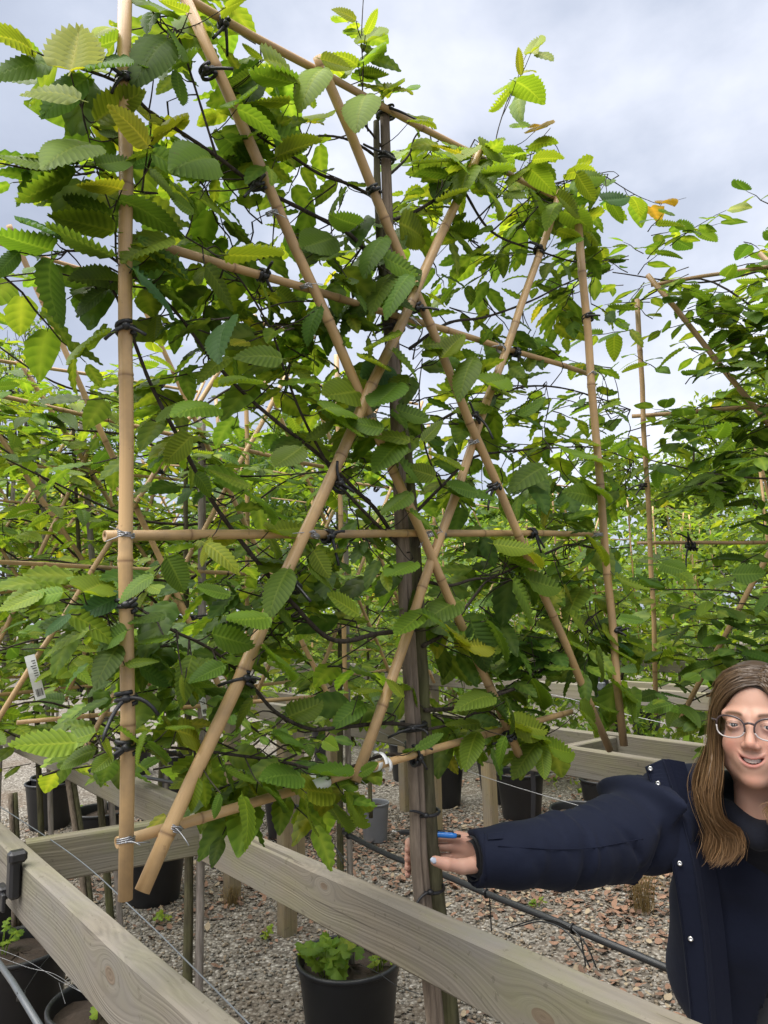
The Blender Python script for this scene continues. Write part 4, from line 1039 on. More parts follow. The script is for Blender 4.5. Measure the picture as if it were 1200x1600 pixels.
for i, (rr, qq, lb, pl) in enumerate([(4.32, 3.41, 'tree standing in the grey pot', None), (5.3, 3.3, 'tree behind the two square posts', 1), (6.3, 3.3, 'tree deep behind the long leaning cane', 1), (7.4, 3.3, 'tree deep behind the left upright cane', 1), (8.6, 3.3, 'tree at the far left behind the near row', 1)]):
    espalier(rq(rr, qq), A0 + [.2, -.1, .1, -.1, .05][i], 600 + i, 260, 110, f'hornbeam espalier, {lb}', f'bamboo lattice of the {lb}', f'stake of the {lb}', keys='mlml', size=.078, lod=2, tone=.1, dens_low=.9, top=[2.35, 2.45, 2.55, 2.6, 2.6][i], stake=i in (1, 2), plabel=f'black pot of the {lb}' if pl else None)
k = 0
far_words = ['first', 'second', 'third', 'fourth', 'fifth', 'sixth', 'seventh', 'eighth', 'ninth', 'tenth']
for q, rs, word, tp_ in ((5.3, (-1.6, -.3, 1.0, 2.3, 3.6, 4.9, 6.2, 7.6), 'middle', 2.45), (7.0, (-3.4, -2, -.6, .8, 2.3, 3.9, 5.6, 7.4), 'rear', 2.75), (8.8, (-5, -3.2, -1.4, .4, 2.4, 4.6, 7, 9.6), 'last', 3.0)):
    for j, rr in enumerate(rs):
        espalier(rq(rr + rng.uniform(-.15, .15), q), A0 + rng.uniform(-.2, .2), 700 + k, 230 if q < 6 else 190 if q < 8 else 150, 60 if q < 6 else 0, f'hornbeam espalier, {far_words[j]} from the right in the {word} background row', f'bamboo lattice {far_words[j]} from the right in the {word} background row', '', keys='mlmd', size=.085 if q < 6 else .10, lod=2 if q < 6 else 3, tone=.1, dens_low=.5, top=tp_, stake=False, plabel=f'black pot {far_words[j]} from the right in the {word} background row' if q < 7 else None); k += 1

# ------------------------------------------------------------------ far trees and hedge behind the nursery rows
def leaf_cloud(root, centers, radii, n, size, keys, r, name='crown'):
    LV = Leaves()
    w = np.array(radii) ** 2; w = w / w.sum()
    for i in r.choice(len(centers), n, p=w):
        v = unit(r.normal(size=3)) * (r.random() ** .45) * radii[i] * np.array([1, 1, .75])
        ax = r.normal(size=3) + np.array([0, 0, -.4]); nm = np.array([0, 0, 1.0]) + r.normal(size=3) * .6
        LV.add(np.asarray(centers[i]) + v, ax, nm, size * r.uniform(.6, 1.3), tint(keys[int(r.integers(0, len(keys)))], r, .25))
    LV.finish(root, 0, LEAF_MID, LOW0, LOW0_T)
    for o in root.children:
        if o.name.startswith('foliage'): o.name = name; del o['kind']
def far_tree(x, y, h, spread, seed, label, n=2600, size=.28, keys='dmu', bare=False):
    r = np.random.default_rng(seed); root = thing('broadleaf_tree', label, 'tree', (x, y, 0), 'far trees')
    b0 = np.array([x, y, 0.0]); lean = r.normal(size=2) * .3
    tp_ = [b0, b0 + [lean[0] * .3, lean[1] * .3, h * .3], b0 + [lean[0], lean[1], h * .75]]
    MB().tube(spline(tp_, 12), np.linspace(h * .022, h * .006, 12) * (.6 if bare else 1), 8).build('trunk', M['branch'], root)
    cs, rs = [], []
    for k in range(16 if not bare else 30):
        z = h * r.uniform(.28, .98); a = r.uniform(0, 6.28); rad = spread * math.sin(math.pi * min(.98, max(.12, (z / h - .15) / .95))) * r.uniform(.35, 1)
        c = b0 + [math.cos(a) * rad + lean[0] * z / h, math.sin(a) * rad + lean[1] * z / h, z]; cs.append(c); rs.append(spread * r.uniform(.22, .42) * (.8 if bare else 1))
        o = b0 + [lean[0] * .5, lean[1] * .5, z * .62]
        mb = MB(); mb.tube(spline([o, (o + c) / 2 + [0, 0, .15], c], 8), np.linspace(h * .007, h * .0018, 8) * (.4 if bare else 1), 5)
        if bare:
            for _ in range(7):
                e_ = c + unit(r.normal(size=3) + [0, 0, .5]) * spread * r.uniform(.15, .4); mb.tube(spline([o + (c - o) * r.uniform(.5, 1), (c + e_) / 2, e_], 5), np.linspace(h * .0011, h * .0005, 5), 3)
        mb.build('limb', M['branch'], root)
    leaf_cloud(root, cs, rs, n, size, keys, r)
FT = [(-12.2, 24, 11.8, 2.6, 'thin pale far tree with bare twigs at the left edge', 6000, .15, 'lul', True), (-9.5, 27, 9.6, 3.4, 'dark rounded far tree left of the front trellis', 6500, .26, 'dmu', False),
      (-5.6, 24, 9.0, 3.0, 'far tree behind the left part of the front trellis', 6500, .24, 'dmu', False), (-2.6, 28, 9.2, 3.2, 'far tree behind the middle of the front trellis', 6500, .26, 'dmd', False), (1.2, 27, 5.4, 2.6, 'low far tree right of the held trunk', 6500, .26, 'mdl', False),
      (4.9, 25, 5.6, 2.6, 'far tree behind the right upright cane', 6500, .24, 'mdu', False), (9.0, 22, 8.0, 2.8, 'far tree left of the right edge trellis', 6500, .22, 'mdl', False), (12.5, 23, 9.2, 3.2, 'far tree at the right edge of the picture', 6500, .22, 'dml', False), (-15.5, 22, 6.2, 2.8, 'far tree beyond the left edge', 6500, .24, 'dmu', False)]
for i, (x, y, h, sp, lb, n, sz, ks, br) in enumerate(FT): far_tree(x, y, h, sp, 800 + i, lb, n, sz, ks, br)
def hedge(label, qa, r0, r1, h, n, seed, size, keys):
    r = np.random.default_rng(seed); root = thing('hedge', label, 'hedge', rq((r0 + r1) / 2, qa), 'far hedges')
    LV = Leaves()
    ph = r.uniform(0, 6.28, 5)
    for _ in range(n):
        rr = r.uniform(r0, r1); top = h * (1 + .10 * math.sin(rr * .9 + ph[0]) + .07 * math.sin(rr * 2.7 + ph[1]) + .05 * math.sin(rr * 6.1 + ph[2]))
        z = top * r.random() ** .8
        LV.add(rq(rr, qa + r.normal() * .22, z), r.normal(size=3) + [0, 0, -.3], np.array([0, 0, 1.0]) - QDIR * .5 + r.normal(size=3) * .5, size * r.uniform(.6, 1.3), tint(keys[int(r.integers(0, len(keys)))], r, .25))
    LV.finish(root, 0, LEAF_MID, LOW0, LOW0_T)
    for o in root.children:
        if o.name.startswith('foliage'): o.name = 'leaves'; o['kind'] = 'stuff'
    for k, rr in enumerate(np.arange(r0, r1, 1.4)):
        P = [rq(rr + r.uniform(-.2, .2), qa + r.uniform(-.1, .1), z) for z in np.linspace(0, h * .9, 6)]
        MB().tube(P, np.linspace(.025, .008, 6), 5, cap=True).build('stem', M['branch'], root)
hedge('tall clipped hedge closing the view behind the last rows', 11.2, -9, 16, 3.3, 24000, 31, .15, 'dmdm')
hedge('lower leafy hedge row between the rear espaliers', 7.9, -6, 12.5, 2.5, 20000, 32, .085, 'mdl')
hedge('leafy row of young plants behind the middle frame', 6.1, -4.5, 10.5, 2.15, 22000, 33, .085, 'mdl')

# ------------------------------------------------------------------ weeds
M['weed'] = M['foliage']
def geranium(root_xy, z, label, n, spread, seed, size=.045, hgt=.16, keys='lml'):
    r = np.random.default_rng(seed); root = thing('weed', label, 'weed', (root_xy[0], root_xy[1], z), None)
    for i in range(n):
        a = r.uniform(0, 6.28); rad = spread * r.random() ** .6; hh = hgt * r.uniform(.3, 1)
        b = np.array([root_xy[0], root_xy[1], z]) + [.3 * rad * math.cos(a), .3 * rad * math.sin(a), 0]
        t = np.array([root_xy[0] + rad * math.cos(a), root_xy[1] + rad * math.sin(a), z + hh])
        m = MB(); m.tube(spline([b, (b + t) / 2 + [0, 0, .03], t], 6), .0014, 4, cap=False, tint=TINT['l'], vein=0.0, mid=0.0)
        s = size * r.uniform(.6, 1.15); nm = unit(np.array([0, 0, 1.0]) + r.normal(size=3) * .35 + unit(CAM - t) * .25); ex = unit(np.cross(nm, r.normal(size=3))); ey = np.cross(nm, ex)
        V = [t]; ang = np.linspace(-2.5, 2.5, 29)
        for j, q in enumerate(ang):
            lobe = .58 + .42 * abs(math.cos(q * 1.75)) ** .7; tooth = 1 + (.09 if j % 2 else -.09)
            V.append(t + s * lobe * tooth * (math.cos(q) * ex + math.sin(q) * ey) + nm * s * (.12 * math.cos(q * 3.5) - .12))
        V = np.array(V); F = [(0, j, j + 1) for j in range(1, len(ang))]
        c = tint(keys[int(r.integers(0, len(keys)))], r)
        m.add(V, F, tint=c, vein=np.array([.0] + [(j % 2) * .7 for j in range(len(ang))]), mid=np.array([.8] + [0] * len(ang)))
        m.build('leaf', M['weed'], root)
geranium(PB[:2] + np.array([-.085, -.06]), .33, 'bright green lobed weed on the left side of the weedy pot', 26, .13, 51)
geranium(PB[:2] + np.array([.12, -.03]), .33, 'small lobed weed on the right side of the weedy pot', 7, .05, 52, .035, .09)
geranium(P3[:2] + np.array([.03, -.03]), .33, 'small weed between the thin stakes below the knotty rail', 9, .07, 53, .03, .07)
geranium(P4[:2] + np.array([-.08, .0]), .33, 'weed in the pot at the left edge', 9, .08, 54, .035, .12)
for i, (x, y) in enumerate([(415, 1468), (255, 1445), (130, 1270), (840, 1420)]):
    P = at_z(x, y, 0.0); geranium(P[:2], .01, ['tiny green weed beside the square post', 'tiny green weed in the gravel behind the front stake', 'small weed at the tall stake on the left', 'tiny weed on the gravel under the sleeve'][i], 5, .04, 60 + i, .028, .05)
def dry_grass(px, py, label, n, hgt, seed, col=(0.30, 0.22, 0.10)):
    r = np.random.default_rng(seed); P = at_z(px, py, 0.0); root = thing('grass_tuft', label, 'grass', P, None); m = MB()
    for _ in range(n):
        a = r.uniform(0, 6.28); d = np.array([math.cos(a), math.sin(a), 0]) * r.uniform(.1, .6) * hgt; b = P + np.array([r.normal() * .03, r.normal() * .03, 0])
        m.tube(spline([b, b + d * .4 + [0, 0, hgt * r.uniform(.5, .8)], b + d + [0, 0, hgt * r.uniform(.5, 1.0)]], 6), np.linspace(.0016, .0005, 6), 3, cap=False, tint=tuple(np.array(col) * r.uniform(.6, 1.2)), vein=0.0, mid=0.0)
    tag(m.build('blades', M['weed'], root), kind='stuff')
dry_grass(362, 1415, 'dry brown tuft at the foot of the square posts', 60, .13, 71)
dry_grass(1005, 1425, 'dry straw tuft beside the woman\'s jacket', 110, .26, 72)
dry_grass(945, 1270, 'wispy pale weed stalks beside the pot above the sleeve', 40, .40, 73, (0.20, 0.24, 0.09))

# ------------------------------------------------------------------ pipes, wires, labels
def line(name, label, cat, pts, rad, mat, n=40, sides=8, group=None):
    m = MB(); m.tube(spline(pts, n), rad, sides); o = m.build(name, M[mat]); return tag(o, label, cat, group)
def on_q(px, py, q):
    d = ray(px, py); return CAM + d * ((q - QDIR @ CAM) / (QDIR @ d))
qp = 1.75
pipe = thing('irrigation_pipe', 'thick black irrigation pipe slung across the aisle below the hand', 'pipe', on_q(760, 1395, qp), None)
pts = [on_q(x, y, qp) for x, y in [(470, 1262), (540, 1302), (612, 1338), (690, 1366), (760, 1396), (860, 1436), (960, 1478), (1060, 1520), (1250, 1600)]]
MB().tube(spline([rq(6.5, qp, .66)] + pts, 70), .0098, 10).build('tube', M['pipe'], pipe)
for x, y in [(545, 1305), (760, 1396), (895, 1451)]:
    tie(pipe, on_q(x, y, qp), RDIR, .0098, int(x), 0, .02, 1, name='clamp', thick=.003)
for i, (pl, lb) in enumerate([([(812, 1447), (845, 1440), (880, 1452), (905, 1480), (922, 1512)], 'thin black drip tube arching under the pipe'), ([(790, 1452), (842, 1436), (885, 1446), (915, 1475), (932, 1513)], 'second thin drip tube arching beside the first'),
                              ([(765, 1400), (766, 1425), (768, 1455)], 'short black wire hanging from the pipe'), ([(905, 1455), (912, 1490), (915, 1510)], 'thin black wire hanging off the pipe near the jacket'), ([(478, 1308), (490, 1296), (505, 1300), (525, 1325), (545, 1352)], 'loop of drip tube behind the low leaves'), ([(470, 1310), (482, 1292), (500, 1294), (520, 1318), (536, 1350)], 'second loop of drip tube behind the low leaves'),
                              ([(560, 1506), (590, 1520), (620, 1540), (655, 1553)], 'thin wire running from the weedy pot to the stake')]):
    line('drip_tube', lb, 'tube', [on_q(x, y, 1.72 + .02 * i) for x, y in pl], .0022 if i != 6 else .0014, 'pipe', 26, 6, 'thin drip tubes and wires')
line('guy_wire', 'galvanised wire running along the back of the knotty rail', 'wire', [at_z(x, y, 1.245) for x, y in [(-40, 1235), (105, 1330), (213, 1425), (300, 1510), (395, 1606)]], .0012, 'greypipe', 40, 6, 'taut wires')
line('guy_wire', 'pale taut wire crossing behind the trunk at post height', 'wire', [on_q(x, y, 2.1) for x, y in [(380, 1050), (560, 1128), (650, 1170), (760, 1215), (960, 1275), (1150, 1330)]], .0014, 'wire', 30, 5, 'taut wires')
line('guy_wire', 'taut wire crossing behind the far rail on the right', 'wire', [on_q(x, y, 3.2) for x, y in [(700, 1060), (860, 1085), (960, 1112), (1060, 1135)]], .0016, 'wire', 20, 5, 'taut wires')
gp = thing('grey_pipe', 'smooth grey pipe rising from the bottom left corner', 'pipe', at_z(30, 1560, .75))
MB().tube([at_z(-30, 1465, .72), at_z(20, 1535, .75), at_z(75, 1625, .78)], .0085, 12).build('tube', M['greypipe'], gp); MB().lathe([(.0088, -.01), (.0108, -.01), (.0108, .01), (.0088, .01)], at_z(33, 1556, .753), 12).build('collar', M['pipe'], gp)
for i, (pl, lb) in enumerate([([(-10, 1480), (40, 1500), (90, 1530), (136, 1555)], 'thin grey wire arching over the left pots'), ([(-10, 1492), (45, 1512), (85, 1522), (130, 1552)], 'second thin grey wire over the left pots'), ([(36, 1552), (60, 1515), (78, 1493)], 'stray bare twig sticking up at the grey pipe'), ([(92, 1535), (98, 1555), (102, 1568)], 'short wire end over the pot below the knotty rail')]):
    line('loose_wire', lb, 'wire', [at_z(x, y, .62) for x, y in pl], .0008, 'wire' if i != 2 else 'pipe', 16, 5, 'loose wires at the bottom left')
# black plastic clamp on the knotty rail
cl = thing('rail_clamp', 'black plastic strap clamp hooked on the knotty rail at the left edge', 'clamp', on_q(20, 1385, q1 - .012))
ex = -RDIR; rot = np.stack([ex, QDIR, np.array([0, 0, 1.0])], 1)
c0 = on_q(22, 1372, q1 - .016)
MB().box(c0, (.017, .012, .040), rot, .006).build('shell', M['rubber'], cl, smooth=False)
MB().box(on_q(27, 1338, q1 - .016) , (.014, .018, .012), rot, .006).build('hook', M['rubber'], cl, smooth=False)
MB().box(on_q(3, 1393, q1 - .026), (.022, .010, .013), rot, .004).build('buckle', M['rubber'], cl, smooth=False)
MB().box(on_q(4, 1410, q1 - .03), (.012, .004, .018), rot, .002).build('strap', M['rubber'], cl, smooth=False)
st = thing('strap', 'loose end of a black strap hanging below the rail joint', 'strap', on_q(325, 1335, q2 + .07))
A = [on_q(x, y, q2 + .065) for x, y in [(313, 1318), (318, 1335), (331, 1358)]]; B = [on_q(x, y, q2 + .065) for x, y in [(332, 1326), (334, 1340), (334, 1359)]]
MB().ribbon(A, B, QDIR * .002).build('webbing', M['rubber'], st, smooth=False); MB().box(on_q(322, 1320, q2 + .066), (.012, .003, .005), rot, .002).build('buckle', M['rubber'], st, smooth=False)
st2 = thing('strap', 'black strap with buckle round the post beyond the right canes', 'strap', on_q(940, 1090, 2.56))
MB().box(on_q(940, 1075, 2.56), (.028, .02, .06), rot, .01).build('webbing', M['rubber'], st2, smooth=False); MB().box(on_q(938, 1072, 2.53), (.022, .008, .016), rot, .005).build('buckle', M['greypipe'], st2, smooth=False)
st3 = thing('strap', 'long black strap dangling beside the far square post', 'strap', on_q(832, 1240, 3.9))
MB().ribbon([on_q(x, y, 3.9) for x, y in [(828, 1192), (830, 1230), (829, 1292)]], [on_q(x, y, 3.9) for x, y in [(835, 1192), (837, 1230), (836, 1290)]], QDIR * .003).build('webbing', M['rubber'], st3, smooth=False); MB().box(on_q(832, 1205, 3.89), (.014, .004, .012), rot, .003).build('buckle', M['rubber'], st3, smooth=False)
# hanging bar-code labels
def plant_label(pts_top, pts_bot, wpx, c, label, seed):
    r = np.random.default_rng(seed); a, b = on_panel(*pts_top, c), on_panel(*pts_bot, c); root = thing('plant_label', label, 'label', b, 'white plant labels')
    d = b - a; up = unit(d); sd_ = unit(np.cross(up, unit(CAM - a))); w = wpx / FPX * ((a - CAM) @ _F) / 2; nrm = unit(np.cross(sd_, up)); nrm = nrm if nrm @ (CAM - a) > 0 else -nrm
    tt = np.linspace(0, 1, 9); cur = nrm * .006
    mid_ = [a + d * t + cur * math.sin(t * 5) for t in tt]
    MB().ribbon([m_ - sd_ * w for m_ in mid_], [m_ + sd_ * w for m_ in mid_], nrm * .0005).build('tag', M['white'], root, smooth=False)
    pm = MB()
    def P(t, s): return a + d * t + cur * math.sin(t * 5) + sd_ * w * s + nrm * .0013
    for k in range(9):     # rows of small print
        t = .12 + .055 * k; L_ = r.uniform(.3, .75)
        pm.add([P(t, -.75), P(t + .018, -.75), P(t + .018, -.75 + 1.5 * L_), P(t, -.75 + 1.5 * L_)], [(0, 1, 2, 3)])
    pm.build('print', M['black'], root, smooth=False)
    pm = MB(); s = -.7
    while s < .6:
        wd = r.choice([.05, .09, .14]); pm.add([P(.76, s), P(.93, s), P(.93, s + wd), P(.76, s + wd)], [(0, 1, 2, 3)]); s += wd + r.choice([.06, .1])
    pm.build('bar_code', M['black'], root, smooth=False)
plant_label((46, 1024), (64, 1093), 15, 2.0, 'white bar-code label hanging at the left edge', 81)
plant_label((313, 1075), (321, 1119), 9, 2.0, 'white bar-code label hanging beside the grey stake', 82)
lb = thing('plant_label', 'white looped labels wrapped round the bottom cane beside the trunk', 'label', pp(590, 1198), 'white plant labels')
axc = unit(C1_pan[9][1] - C1_pan[9][0])
for k, (x, y, rr, wd) in enumerate([(585, 1190, .0165, .0045), (594, 1193, .018, .004), (603, 1196, .013, .0035)]):
    c_ = pp(x, y, .01); s1 = unit(np.cross(axc, (0, 0, 1.0))); s2 = np.cross(axc, s1)
    t = np.linspace(0, 5.2, 18) + k; L_ = [c_ + rr * (math.cos(q) * s1 + math.sin(q) * s2) - axc * wd for q in t]; R2 = [c_ + rr * (math.cos(q) * s1 + math.sin(q) * s2) + axc * wd for q in t]
    MB().ribbon(L_, R2, np.array([0, 0, .0006])).build('loop', M['white'], lb)
c_ = pp(500, 1225, .008); lb2 = thing('plant_label', 'small white label band on the bottom cane among the low leaves', 'label', c_, 'white plant labels')
MB().tube([c_ - axc * .016, c_ - axc * .008, c_ + axc * .008, c_ + axc * .016], [.0088, .0098, .0098, .0086], 12).build('band', M['white'], lb2); MB().box(c_ + np.array([-.012, 0, .012]), (.006, .0006, .004)).build('flap', M['white'], lb2, smooth=False)
# thin stakes with trunk in the near pots (the third and fourth trees lean left, so their feet stand here)
for i, (px, lb_) in enumerate([((146, 1590), 'two-tone thin stake standing in the pot below the knotty rail'), ((17, 1440), 'short stake in the pot at the left edge')]):
    root = thing('plant_stake', lb_, 'stake', (P3 if i == 0 else P4), None)
    if i == 0: aa = [at_z(150, 1590, .30), on_q(128, 1372, 1.02), on_q(100, 1180, 1.0)]
    else: aa = [at_z(22, 1452, .32), on_q(20, 1330, .95), on_q(16, 1240, .95)]
    MB().tube(spline(aa, 12), .011, 8).build('shaft', M['stake'], root); MB().tube(spline([p + PU * .022 for p in aa], 12), .012, 8).build('trunk', M['bark'], root)

# ------------------------------------------------------------------ the woman: signed distance shapes turned into one surface
def s_ell(P, c, r):
    q = (P - np.asarray(c)) / np.asarray(r); k0 = np.linalg.norm(q, axis=-1); k1 = np.linalg.norm(q / np.asarray(r), axis=-1)
    return k0 * (k0 - 1.0) / np.maximum(k1, 1e-9)
def s_cap(P, a, b, ra, rb):
    a, b = np.asarray(a, float), np.asarray(b, float); ab = b - a
    t = np.clip(((P - a) @ ab) / (ab @ ab), 0, 1); return np.linalg.norm(P - a - t[..., None] * ab, axis=-1) - (ra + (rb - ra) * t)
def smin(a, b, k):
    h = np.maximum(k - np.abs(a - b), 0) / k; return np.minimum(a, b) - h * h * k * .25
def smax(a, b, k): return -smin(-a, -b, k)
def grid(lo, hi, h):
    n = np.ceil((np.asarray(hi) - np.asarray(lo)) / h).astype(int) + 1
    g = np.stack(np.meshgrid(*[lo[i] + h * np.arange(n[i]) for i in range(3)], indexing='ij'), -1); return g
def surface_nets(D, lo, h):
    s = D < 0; nx, ny, nz = D.shape
    cnt = np.zeros((nx - 1, ny - 1, nz - 1), int); offs = [(i, j, k) for i in (0, 1) for j in (0, 1) for k in (0, 1)]
    for (i, j, k) in offs: cnt += s[i:nx - 1 + i, j:ny - 1 + j, k:nz - 1 + k]
    cells = np.argwhere((cnt > 0) & (cnt < 8)); idx = -np.ones(cnt.shape, int); idx[tuple(cells.T)] = np.arange(len(cells))
    acc = np.zeros((len(cells), 3)); num = np.zeros(len(cells))
    for (a, b) in [(p, q) for p in range(8) for q in range(p + 1, 8) if sum(x != y for x, y in zip(offs[p], offs[q])) == 1]:
        A, B = np.array(offs[a]), np.array(offs[b]); da = D[tuple((cells + A).T)]; db = D[tuple((cells + B).T)]
        m = (da < 0) != (db < 0); t = da[m] / (da[m] - db[m]); acc[m] += A + (B - A) * t[:, None]; num[m] += 1
    V = lo + h * (cells + acc / num[:, None]); F = []
    for ax in range(3):
        o = [i for i in range(3) if i != ax]
        sl0 = [slice(None)] * 3; sl1 = [slice(None)] * 3; sl0[ax] = slice(0, -1); sl1[ax] = slice(1, None)
        ch = np.argwhere(s[tuple(sl0)] != s[tuple(sl1)])
        ch = ch[(ch[:, o[0]] > 0) & (ch[:, o[1]] > 0) & (ch[:, o[0]] < D.shape[o[0]] - 1) & (ch[:, o[1]] < D.shape[o[1]] - 1)]
        e0 = np.zeros(3, int); e1 = np.zeros(3, int); e0[o[0]] = 1; e1[o[1]] = 1
        q = [idx[tuple((ch - a).T)] for a in (e0 * 0, e0, e0 + e1, e1)]
        Q = np.stack(q, 1); ins = s[tuple(ch.T)]
        flip = ins if ax != 1 else ~ins
        Q[flip] = Q[flip][:, ::-1]; F.append(Q)
    return V, np.concatenate(F)

def mat_cloth(name, c, rough=0.75, scale=260, bump=0.15, sheen=0.25):
    N = NT(name); v = N.coord(); f = N.noise(scale, 2, 0.6, v); g_ = N.noise(7, 4, 0.6, v)
    col = N.mix(g_, tuple(x * .72 for x in c), tuple(x * 1.28 for x in c))
    n1 = N.bump(g_, 0.35, 0.012)
    nb = N.t.nodes.new('ShaderNodeBump'); nb.inputs['Strength'].default_value = bump; nb.inputs['Distance'].default_value = 0.001
    N.t.links.new(f, nb.inputs['Height']); N.t.links.new(n1, nb.inputs['Normal'])
    return N.done(N.pbsdf(col, rough, nb.outputs['Normal'], Specular_IOR_Level=0.16, Sheen_Weight=sheen, Sheen_Roughness=0.5))
M['navy'] = mat_cloth('navy_shell_fabric', (0.0072, 0.0098, 0.0225), 0.82, 300, .12, .03)
M['navy_in'] = mat_cloth('navy_lining', (0.006, 0.0085, 0.022), 0.8, 260, .15, .02)
M['hoodie'] = mat_cloth('dark_hoodie_fleece', (0.0085, 0.0095, 0.015), 0.95, 420, .3, .06)
M['rib'] = mat_cloth('black_rib_cuff', (0.006, 0.006, 0.007), 0.95, 500, .4, .2)
M['trouser'] = mat_cloth('dark_trousers', (0.02, 0.021, 0.026), 0.9)
N = NT('skin'); t_ = N.attr('tint', 'Color'); f_ = N.noise(180, 3, .6, N.coord()); f2_ = N.noise(22, 3, .6, N.coord())
col_ = N.mix(N.math('MULTIPLY', f2_, .5), t_, N.mix(1.0, t_, (1.06, .84, .80), 'MULTIPLY'))
M['skin'] = N.done(N.pbsdf(col_, .52, N.bump(f_, .12, .0012), Subsurface_Weight=.15, Subsurface_Radius=(.012, .005, .003), Subsurface_Scale=.5, Specular_IOR_Level=.35))
N = NT('hair'); t_ = N.attr('tint', 'Color'); M['hair'] = N.done(N.pbsdf(t_, .38, None, Specular_IOR_Level=.5, Anisotropic=.6))
N = NT('lens_glass'); tr_ = N.t.nodes.new('ShaderNodeBsdfTransparent'); gl_ = N.t.nodes.new('ShaderNodeBsdfGlossy'); gl_.inputs['Roughness'].default_value = .03; mx_ = N.t.nodes.new('ShaderNodeMixShader'); mx_.inputs[0].default_value = .06
N.t.links.new(tr_.outputs[0], mx_.inputs[1]); N.t.links.new(gl_.outputs[0], mx_.inputs[2]); M['lens'] = N.done(mx_.outputs[0])
M['frame'] = mat_plain('glasses_frame', (0.055, 0.038, 0.040), .25)
M['clearframe'] = mat_plain('clear_frame', (0.42, 0.38, 0.37), .2)
M['eyewhite'] = mat_plain('eye_white', (0.46, 0.43, 0.41), .25, .04)
M['iris'] = mat_plain('iris', (0.022, 0.022, 0.018), .35)
M['pupil'] = mat_plain('pupil', (0.004, 0.004, 0.004), .1)
M['teeth'] = mat_plain('teeth', (0.70, 0.66, 0.58), .3, .03)
M['mouth'] = mat_plain('mouth_inside', (0.10, 0.02, 0.02), .5)
M['metal'] = mat_plain('snap_metal', (0.55, 0.54, 0.52), .28, .1, Metallic=1.0)
M['nail'] = mat_plain('nail_polish', (0.40, 0.44, 0.52), .2, .03)
M['penblue'] = mat_plain('pen_blue', (0.02, 0.16, 0.50), .2)
M['green'] = mat_plain('green_stitching', (0.03, 0.30, 0.10), .7)

foot = at_d(1180, 1430, 1.66); FX, FY = foot[0], foot[1]
W = thing('person', 'smiling woman in glasses and open navy jacket, gripping the front tree trunk', 'person', (FX, FY, 0))
# head frame
hd = at_d(1173, 1134, 1.45); tc_ = unit((CAM - hd) * np.array([1, 1, 0])); yaw = math.radians(-7)
fwd = np.array([tc_[0] * math.cos(yaw) - tc_[1] * math.sin(yaw), tc_[0] * math.sin(yaw) + tc_[1] * math.cos(yaw), 0.10]); fwd = unit(fwd)
hy = -fwd; hx = unit(np.cross(hy, (0, 0, 1.0))); hz = np.cross(hx, hy)
rl_ = math.radians(-2.0); hx, hz = hx * math.cos(rl_) + hz * math.sin(rl_), hz * math.cos(rl_) - hx * math.sin(rl_)
HB = np.stack([hx, hy, hz], 1); HO = hd + hy * .086
def hw(p): return HO + np.asarray(p, float) @ HB.T
def head_sdf(P):
    X = P[..., 0]; A = np.stack([np.abs(X), P[..., 1], P[..., 2]], -1)
    d = s_ell(P, (0, .012, .042), (.073, .094, .082))
    d = smin(d, s_ell(P, (0, -.018, -.030), (.0565, .072, .088)), .03)
    d = smin(d, s_ell(P, (0, -.034, -.082), (.043, .047, .034)), .03)
    d = smin(d, s_ell(P, (0, -.071, -.1045), (.017, .015, .0125)), .022)
    d = smin(d, s_ell(A, (.0325, -.062, -.040), (.022, .019, .021)), .022)      # smiling cheeks
    d = smin(d, s_ell(A, (.048, -.008, -.064), (.013, .030, .025)), .03)       # jaw angle
    d = smin(d, s_cap(A, (.012, -.0825, .0165), (.046, -.068, .018), .0095, .009), .016)   # brow
    d = smax(d, -s_ell(A, (.0315, -.101, -.001), (.019, .018, .0135)), .014)   # eye sockets
    d = smin(d, s_ell(A, (.0310, -.0768, -.0005), (.0150, .0137, .0122)), .006)   # lids
    d = smax(d, -s_ell(A, (.0310, -.0925, -.0008), (.0138, .0085, .0034)), .0010)  # lid opening
    d = smin(d, s_cap(P, (0, -.0815, .010), (0, -.106, -.033), .0072, .0098), .012)   # nose
    d = smin(d, s_ell(A, (.0105, -.0975, -.0385), (.0075, .0095, .0066)), .007)
    d = smax(d, -s_ell(A, (.0062, -.1035, -.0455), (.0034, .005, .0028)), .002)
    d = smin(d, s_ell(P, (0, -.079, -.0660), (.028, .0135, .020)), .015)        # muzzle
    zs = P[..., 2] - 19.0 * X * X                                               # smile curve
    Q = np.stack([X, P[..., 1], zs], -1)
    d = smin(d, s_ell(Q, (0, -.0900, -.0612), (.0230, .0052, .0028)), .004)    # upper lip
    d = smin(d, s_ell(Q, (0, -.0895, -.0762), (.0200, .0060, .0036)), .004)    # lower lip
    d = smax(d, -s_ell(Q, (0, -.0915, -.0682), (.0222, .016, .0050)), .002)    # open smile
    d = smin(d, s_ell(A, (.0735, .010, -.012), (.006, .016, .030)), .008)      # ears
    d = smin(d, s_cap(P, (0, .018, -.060), (0, .040, -.20), .049, .052), .03)  # neck
    return d
lo = np.array([-.105, -.125, -.205]); h_ = .0021
G = grid(lo, np.array([.105, .125, .14]), h_)
D = head_sdf(G); hv, hf = surface_nets(D, lo, h_)
SK = np.array([0.50, 0.305, 0.225])
